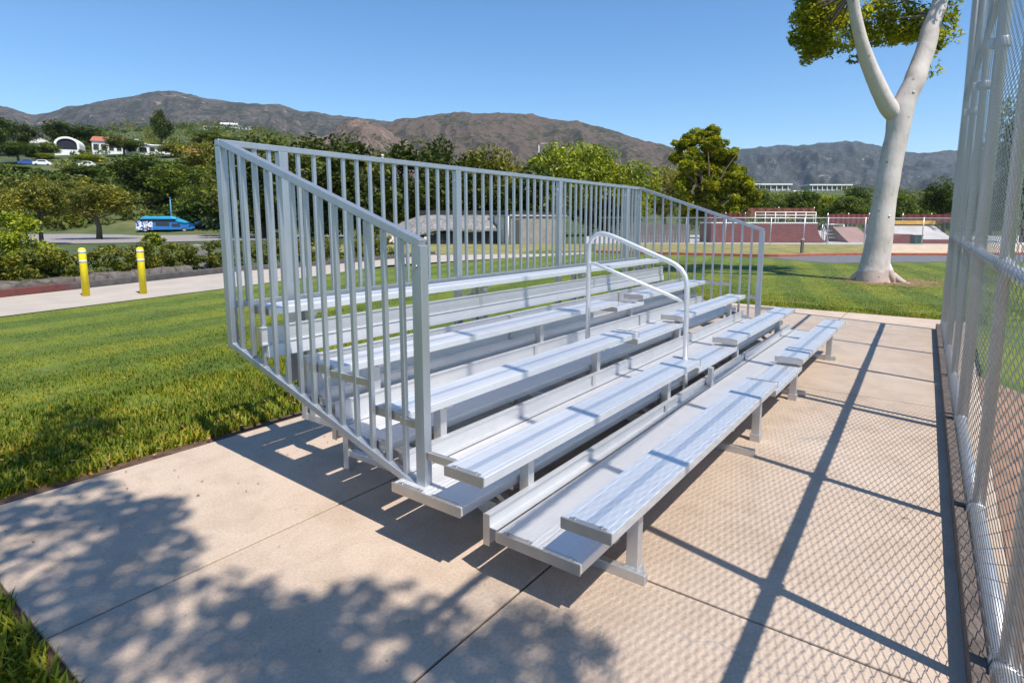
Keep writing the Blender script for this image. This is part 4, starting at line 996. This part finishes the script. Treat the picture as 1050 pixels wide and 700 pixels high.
# flat-roofed block hut and covered shed behind the back guard
def hut():
    t=place('block_hut',556,47,'low pale block hut with a flat dark roof behind the back guard','hut',drot=.5)
    s=47/F; w=36*s; h=(249-222)*s
    m,nt,bb=mat('pale_block'); v=wcoords(nt,(1,1,1)); br=N(nt,'ShaderNodeTexBrick'); br.inputs['Scale'].default_value=1.5; br.inputs['Color1'].default_value=(.66,.59,.50,1); br.inputs['Color2'].default_value=(.78,.72,.63,1); br.inputs['Mortar'].default_value=(.30,.26,.22,1); br.inputs['Mortar Size'].default_value=.02
    nt.links.new(coords(nt,(1,1,1),'Generated'),br.inputs[0]); nt.links.new(mix(nt,br.outputs[0],ramp(nt,noi(nt,v,2,5),[(.3,(.6,.58,.55)),(.6,(1,1,1))]),.7,'MULTIPLY'),bb.inputs['Base Color']); bb.inputs['Roughness'].default_value=.9
    b=MB(); b.box(-w,w*.75,0,3.5,-.1,h); b.build('wall',m,t)
    b=MB(); b.box(-w-.15,w*.75+.15,-.12,3.7,h+.002,h+.10); b.build('roof',simple('pale_roof_edge',(.45,.46,.50),.6),t,bev=.01)
    b=MB(); b.box(-w-.12,w*.75+.12,-.09,3.65,h+.101,h+.34); b.build('roof_cover',simple('black_felt',(.03,.03,.035),.8),t)
    for x in (-w+.2,):
        b=MB(); b.box(x,x+.75,-.04,-.002,0,1.85); d=b.build('door',simple('dark_door',(.06,.06,.06),.6),t); k=MB(); k.box(x+.6,x+.66,-.08,-.041,.9,1.0); k.build('handle',MT['bolt'],d)
    b=MB(); b.tube([(-w-.6,-.6,-.05),(-w-.6,-.6,h)],.09,8); b.build('roof_post',WHITE,t)
hut()
def shed():
    t=place('covered_shed',452,48,'long low shed with a sagging grey cover and black panels behind the guard balusters','shed')
    s=48/F; w=62*s
    b=MB(); n=26; vs=[]
    for i in range(n+1):
        x=-w+2*w*i/n; k=i/n
        top=(.9+1.0*sm(0,.35,k)); edge=.55+.75*sm(.15,.5,k)*1.0
        for y,z in ((-.9,edge-.35+.08*noise.noise(Vector((x,1,0)))),(-.6,edge+.1*noise.noise(Vector((x*1.3,2,0)))),(.6,(edge+top)/2+.18+.12*noise.noise(Vector((x*1.1,3,0)))),(1.9,top+.35+.07*noise.noise(Vector((x,4,0)))),(3.2,top+.2)): vs.append((x,y,z))
    b.add(vs,[(i*5+j,(i+1)*5+j,(i+1)*5+j+1,i*5+j+1) for i in range(n) for j in range(4)],True)
    m,nt,bb=mat('weathered_cover'); v=wcoords(nt); f=noi(nt,v,1.8,6,.75,1); nt.links.new(ramp(nt,f,[(.35,(.10,.09,.09)),(.5,(.24,.22,.21)),(.62,(.34,.31,.30)),(.7,(.62,.60,.58))]),bb.inputs['Base Color']); bb.inputs['Roughness'].default_value=.6; bump(nt,bb,f,.8,.2)
    o=b.build('cover',m,t); so=o.modifiers.new('solid','SOLIDIFY'); so.thickness=.03
    b=MB()
    for k in range(14):
        x=-w*.5+1.5*w*k/14; b.box(x+.01,x+1.5*w/14-.01,-.55,-.48,-.1,.62+.25*sm(3,10,k))
    b.build('wall_panel',simple('black_panel',(.018,.018,.02),.5,0,.3,3),t)
    b=MB(); b.box(-w*.45,w*1.05,1.85,3.4,2.28,2.62); b.build('roof_ridge',simple('black_ridge',(.025,.025,.03),.7),t)
    b=MB()
    for k in range(22): 
        x=random.uniform(-w*.9,-w*.2); R_=random.uniform(.1,.3); b.tube([(x,-1.1-random.random()*.5,0),(x+R_,-1.1,R_),(x+R_*2,-1.0,.05)],[R_*.4,R_*.9,R_*.3],6)
    b.build('rubble',ROCK,t)
shed()
# poles behind the hedge row
def pole(px,D,ytop,r,label,m,arm=False,ybase=None):
    t=place('lamp_pole',px,D,label,'pole'); H=zat(ytop,D); b=MB(); b.tube([(0,0,-.1),(0,0,H)],[r,r*.7],10); b.build('shaft',m,t)
    if arm: 
        b=MB(); b.tube([(0,0,H-.1),(.5,0,H+.25),(1.2,0,H+.3)],[r*.7,r*.6,r*.5],8); a=b.build('arm',m,t); l=MB(); l.box(1.1,1.7,-.12,.12,H+.24,H+.36); l.build('lamp_head',GREYW,a,bev=.02)
    else:
        b=MB(); b.tube([(0,0,H),(0,0,H+.12)],[r*1.2,r*.6],10); b.build('cap',m,t)
    return t
pole(394,44,163,.10,'white pole in front of the dense tree row behind the bleachers',WHITE)
pole(552,110,152,.14,'thin grey lamp pole with a side arm rising left of the bright green trees',GREYW,True)
pole(176,82,208,.12,'slim blue pole standing at the right end of the blue van',simple('blue_pole',(.05,.20,.34),.5))
# blue camper van
def van():
    t=place('camper_van',168,81,'bright blue camper van with a raised roof parked beyond the road','van'); s=81/F; t.scale=(1,1,.8)
    BLUE=simple('blue_paint',(.02,.16,.46),.3,0,.1,1); SKY=simple('light_blue_paint',(.03,.36,.62),.3,0,.1,1); MIXW=None
    m,nt,bb=mat('white_blue_mural'); v=wcoords(nt); f=noi(nt,v,2.2,5,.7,1.5); nt.links.new(ramp(nt,f,[(.42,(.02,.05,.28)),(.5,(.75,.78,.85)),(.62,(.8,.8,.85)),(.66,(.10,.12,.4))],'CONSTANT'),bb.inputs['Base Color']); bb.inputs['Roughness'].default_value=.4
    b=MB(); b.prism([(-3.4,.35),(-3.4,1.75),(-3.1,1.9),(-1.4,1.9),(-1.4,.35)],'y',-.05,1.9); b.build('mural_panel',m,t,bev=.04)
    b=MB(); b.prism([(-1.4,.35),(-1.4,1.85),(1.3,1.85),(2.1,1.55),(3.1,1.45),(3.5,1.2),(3.5,.4)],'y',0,1.85); b.build('body',BLUE,t,bev=.06)
    b=MB(); b.prism([(-2.9,2.15),(-2.4,2.65),(.9,2.7),(1.6,2.3),(1.5,2.15)],'y',-.25,2.1); b.build('raised_roof',SKY,t,bev=.08)
    b=MB(); b.prism([(-2.7,1.86),(-2.5,2.16),(1.1,2.16),(1.25,1.86)],'y',.1,1.75); b.build('pop_top_wall',simple('brown_canvas',(.16,.10,.07),.9),t)
    b=MB(); b.prism([(1.25,1.9),(1.65,2.28),(3.0,1.62),(2.7,1.5),(2.05,1.6)],'y',-.1,1.9); b.build('awning',SKY,t,bev=.02)
    b=MB(); b.box(-1.0,.6,-.03,-.004,1.05,1.65); f=b.build('window',GLASS,t)
    b=MB(); b.box(.9,1.9,-.03,-.003,.9,1.45); b.build('window',GLASS,t)
    for x in (-2.3,2.4):
        k=MB(); k.tube([(x,-.06,.36),(x,.16,.36)],.36,18); w_=k.build('wheel',MT['rubber'],t); k=MB(); k.tube([(x,-.09,.36),(x,-.055,.36)],.2,14); k.build('hubcap',MT['steel'],w_)
    b=MB(); b.tube([(3.52,.35,.8),(3.56,.35,.8)],.13,12); b.build('headlight',WHITE,t)
van()
t=place('parked_car',214,84,'small pale blue car parked under the dark tree right of the blue van','car')
b=MB(); b.prism([(-1.9,.3),(-1.9,.8),(-1.2,.95),(-.7,1.4),(.7,1.4),(1.2,.95),(1.9,.85),(1.9,.3)],'y',0,1.6); b.build('body',simple('teal_paint',(.02,.20,.30),.3),t,bev=.08)
b=MB(); b.prism([(-1.0,.95),(-.62,1.33),(.62,1.33),(1.0,.95)],'y',-.01,1.61); b.build('window',GLASS,t)
for x in (-1.2,1.2):
    k=MB(); k.tube([(x,-.05,.31),(x,.16,.31)],.31,16); k.build('wheel',MT['rubber'],t)
for px,D,yb,lab,colr in ((34,160,172,'tiny blue car on the hill lawn left of the arched shed',(.03,.09,.35)),(49,158,172.5,'tiny white car on the hill lawn below the arched shed',(.75,.75,.75)),(95,150,174,'tiny white car parked on the slope right of the hill lawn',(.75,.75,.75))):
    D=solveD(px,yb,D); t=place('parked_car',px,D,lab,'car'); b=MB(); b.prism([(-2.1,.1),(-2.1,.8),(-1.3,.95),(-.8,1.45),(.8,1.45),(1.3,.95),(2.1,.85),(2.1,.1)],'y',0,1.7); b.build('body',simple('car_paint',colr,.3),t,bev=.08)
    b=MB(); b.prism([(-1.05,.96),(-.7,1.36),(.7,1.36),(1.05,.96)],'y',-.01,1.71); b.build('window',GLASS,t)
    for x in (-1.3,1.3):
        k=MB(); k.tube([(x,-.04,.1),(x,.2,.1)],.33,14); k.build('wheel',MT['rubber'],t)

# skate park
MAR=simple('maroon_panel',(.165,.045,.045),.75,0,.12,1.2); MARD=simple('maroon_screen',(.12,.035,.03),.9,0,.2,2); RUSTB=simple('rust_screen',(.17,.065,.04),.9,0,.3,3); CONC=simple('ramp_concrete',(.40,.38,.38),.8,0,.1,.8); YEL=simple('yellow_paint',(.58,.34,.05),.8,0,.15,2)
def ramp_maroon():
    t=place('quarter_pipe',790,50,'maroon skate ramp wall with a curved right end below the white railing','skate ramp'); s=50/F; h=(248-229)*s
    x0=-60*s; x1=48*s
    pf=[(x0,-.05),(x0,h),(x1,h)]+[(x1+ (1-math.cos(a))*0+ (58-48)*s*1.3*(1-math.cos(a)),h*(1-math.sin(a))*1.0+.0) for a in [k*math.pi/2/8 for k in range(1,9)]]
    b=MB(); b.prism(pf,'y',0,3.2); b.build('side_panel',MAR,t)
    b=MB(); b.box(x0,x1,-.02,3.25,h+.002,h+.10); b.build('deck',WHITE,t)
    r=MB(); xl=-15*s
    for k in range(7): 
        x=xl+(x1-.1-xl)*k/6; r.tube([(x,.2,h+.1),(x,.2,h+.95)],.035,8)
    for z in (.45,.7,.95): r.tube([(xl,.2,h+z),(x1-.1,.2,h+z)],.03,8)
    r.build('railing',WHITE,t)
ramp_maroon()
def screenwall(px,D,w,y0,y1,m,label):
    t=place('windscreen_fence',px,D,label,'fence',y1); s=D/F; ww=w*s/2; h=(y1-y0)*s; zb=CAM.z+(228-y1)/F*D
    b=MB(); n=30; vs=[]
    for i in range(n+1):
        x=-ww+2*ww*i/n; dy=.05*math.sin(i*1.7)
        vs+=[(x,dy,0),(x,dy,h)]
    b.add(vs,[(2*i,2*i+2,2*i+3,2*i+1) for i in range(n)]); o=b.build('screen_cloth',m,t); so=o.modifiers.new('solid','SOLIDIFY'); so.thickness=.02
    for i in range(max(3,int(2*ww/3)+1)):
        x=-ww+2*ww*i/max(2,int(2*ww/3)); p=MB(); p.tube([(x,.12,-zb-.1),(x,.12,h+.1)],.045,8); p.build('post',MT['steel'],t)
screenwall(798,60,72,213.5,222,RUSTB,'rust coloured windscreen fence behind the white ramp railing')
screenwall(744,58,40,219,231,MARD,'dull maroon windscreen behind the left end of the ramp wall')
screenwall(870,56,42,219.5,229.5,MAR,'maroon windscreen panel just left of the pale trunk')
screenwall(955,62,58,219.5,227.5,MARD,'dark maroon screen with pale panels right of the pale trunk')
# grey stand in the skate park
t=place('bench_stand',861,53,'small grey tiered bench stand in the skate park left of the pale trunk','stand'); s=53/F
for k in range(3):
    b=MB(); b.box(-10*s,10*s,k*.4,k*.4+.3,.30+k*.3,.36+k*.3); b.build('tier',MT['steel'],t)
for x in (-10*s,0,10*s):
    b=MB(); b.tube([(x,0,-.05),(x,1.0,1.35)],.035,8); b.tube([(x,1.0,-.05),(x,1.0,1.35)],.035,8); b.build('support',MT['steel'],t)
b=MB(); b.tube([(-11*s,1.1,1.5),(11*s,1.1,1.5)],.04,8); b.tube([(-11*s,1.1,0),(-11*s,1.1,1.5)],.04,8); b.tube([(11*s,1.1,0),(11*s,1.1,1.5)],.04,8); b.build('back_rail',MT['steel'],t)
# bank ramps
def bank(px,D,w,y0,y1,m,label,top=None,name='skate_bank'):
    t=place(name,px,D,label,'skate ramp'); s=D/F; ww=w*s/2; h=max(.25,(y1-y0)*s)
    b=MB(); b.prism([(0,-.05),(h*2.2,h),(h*2.2+1.2,h),(h*2.2+1.2,-.05)],'x',-ww,ww); b.build('slope',m,t)
    if top: k=MB(); k.box(-ww,ww,h*2.2-.35,h*2.2+1.22,h+.003,h+.35); k.build('painted_lip',top,t)
bank(950,52,66,230,247.5,CONC,'grey skate bank with a yellow lip right of the pale trunk',YEL)
bank(885,51,26,232,247,simple('brown_bank',(.27,.17,.15),.8,0,.1,1),'brownish skate bank beside the tiered stand')
bank(838,57,44,222,231,CONC,'pale grey skate bank behind the curved maroon ramp')
t=place('skate_mound',933,48.7,'low maroon rounded skate mound right of the pale trunk','skate ramp'); s=48.7/F
b=MB(); ww=20*s; hh=9*s; n=16; b.prism([(-ww,-.05)]+[(ww*(2*k/n-1),hh*math.sin(math.pi*k/n)**.8) for k in range(1,n)]+[(ww,-.05)],'y',0,2.4); b.build('mound',MAR,t)
b=MB(); b.box(10*s,42*s,-.3,.3,-.05,.30); b.build('low_block',MAR,t)
t=place('green_bin',941,47.5,'small dark green bin standing by the skate park fence','bin'); b=MB(); b.prism([(-.28,0),(.28,0),(.34,.62),(-.34,.62)],'y',-.3,.3); b.build('body',simple('bin_green',(.03,.08,.07),.6),t,bev=.02); b=MB(); b.box(-.37,.37,-.33,.33,.622,.70); b.build('lid',simple('bin_lid',(.02,.05,.045),.6),t,bev=.02)
# wire fence before the skate park
t=place('park_fence',800,47,'low chain link fence in front of the skate park','fence'); s=47/F; h=(248-222)*s
x0,x1=-185*s,190*s
b=MB(); nw=int((x1-x0)/.17)
for k in range(nw):
    x=x0+k*.17
    b.add([(x,-.004,0),(x+.012,-.004,0),(x+h,0,h),(x+h-.012,0,h)],[(0,1,2,3)]); b.add([(x+h,-.01,0),(x+h+.012,-.01,0),(x+.012,-.01,h),(x,-.01,h)],[(0,1,2,3)])
b.build('wire_mesh',MT['wire'],t)
for px in (655,705,745,791,825,849,887,916,946,975,985):
    x=(px-800)*s; p=MB(); p.tube([(x,.05,-.1),(x,.05,h+.05)],.04,8); p.build('post',MT['steel'],t)
b=MB(); b.tube([(x0,.05,h),(x1,.05,h)],.025,8); b.build('top_rail',MT['steel'],t)
# grey board fence behind the right half of the back guard, and a thin post on the dry strip
t=place('board_fence',672,49,'weathered grey board fence left of the tall clumpy tree','fence'); s=49/F
for k in range(26):
    x=-36*s+k*72*s/26; b=MB(); b.box(x,x+72*s/26-.03,0,.03,-.05,1.55+random.uniform(-.05,.05)); b.build('board',simple('grey_board_%d'%k,(.15+random.uniform(-.03,.03),.13,.135),.9,0,.2,3),t)
t=place('marker_post',824,33,'short grey marker post on the dry grass strip','post'); b=MB(); b.box(-.07,.07,-.07,.07,-.05,.70); b.build('shaft',simple('post_grey',(.12,.11,.12),.8),t,bev=.01); b=MB(); b.box(-.09,.09,-.09,.09,.702,.75); b.build('cap',MT['steel'],t,bev=.01)

# ------------------------------------------------------------------ light, air, sky
SUN=Vector((-.13,-.57,1)).normalized()
sl_=bpy.data.lights.new('sun','SUN'); sl_.energy=4.1; sl_.angle=D2R(.53); sl_.color=(1,.935,.84)
so=bpy.data.objects.new('sun',sl_); COL.objects.link(so); so.rotation_euler=(-SUN).to_track_quat('-Z','Y').to_euler(); so.location=(0,0,60)
w=bpy.data.worlds.new('World'); scene.world=w; w.use_nodes=True; nt=w.node_tree
sky=nt.nodes.new('ShaderNodeTexSky'); sky.sky_type='NISHITA'; sky.sun_disc=False
sky.sun_elevation=math.asin(SUN.z); sky.sun_rotation=math.atan2(SUN.x,SUN.y)
sky.air_density=1.0; sky.dust_density=.15; sky.ozone_density=3.5; sky.altitude=50
hs=nt.nodes.new('ShaderNodeHueSaturation'); hs.inputs['Saturation'].default_value=1.2; nt.links.new(sky.outputs[0],hs.inputs['Color']); nt.links.new(hs.outputs[0],nt.nodes['Background'].inputs[0]); nt.nodes['Background'].inputs[1].default_value=.107
HAZE=True
if HAZE:
    b=MB(); c=at(535,2600); r=4800
    b.box(c.x-r,c.x+r,c.y-r,c.y+r,-2,620); m=bpy.data.materials.new('haze_air'); m.use_nodes=True; n=m.node_tree; n.nodes.remove(n.nodes['Principled BSDF'])
    v=n.nodes.new('ShaderNodeVolumePrincipled'); v.inputs['Color'].default_value=(.62,.78,1,1); v.inputs['Density'].default_value=.00005; v.inputs['Anisotropy'].default_value=.2
    n.links.new(v.outputs[0],n.nodes['Material Output'].inputs['Volume']); o=b.build('haze',m); o['kind']='stuff'
vs=scene.view_settings; vs.view_transform='Standard'; vs.look='None'; vs.exposure=.72; vs.gamma=1; vs.use_curve_mapping=False
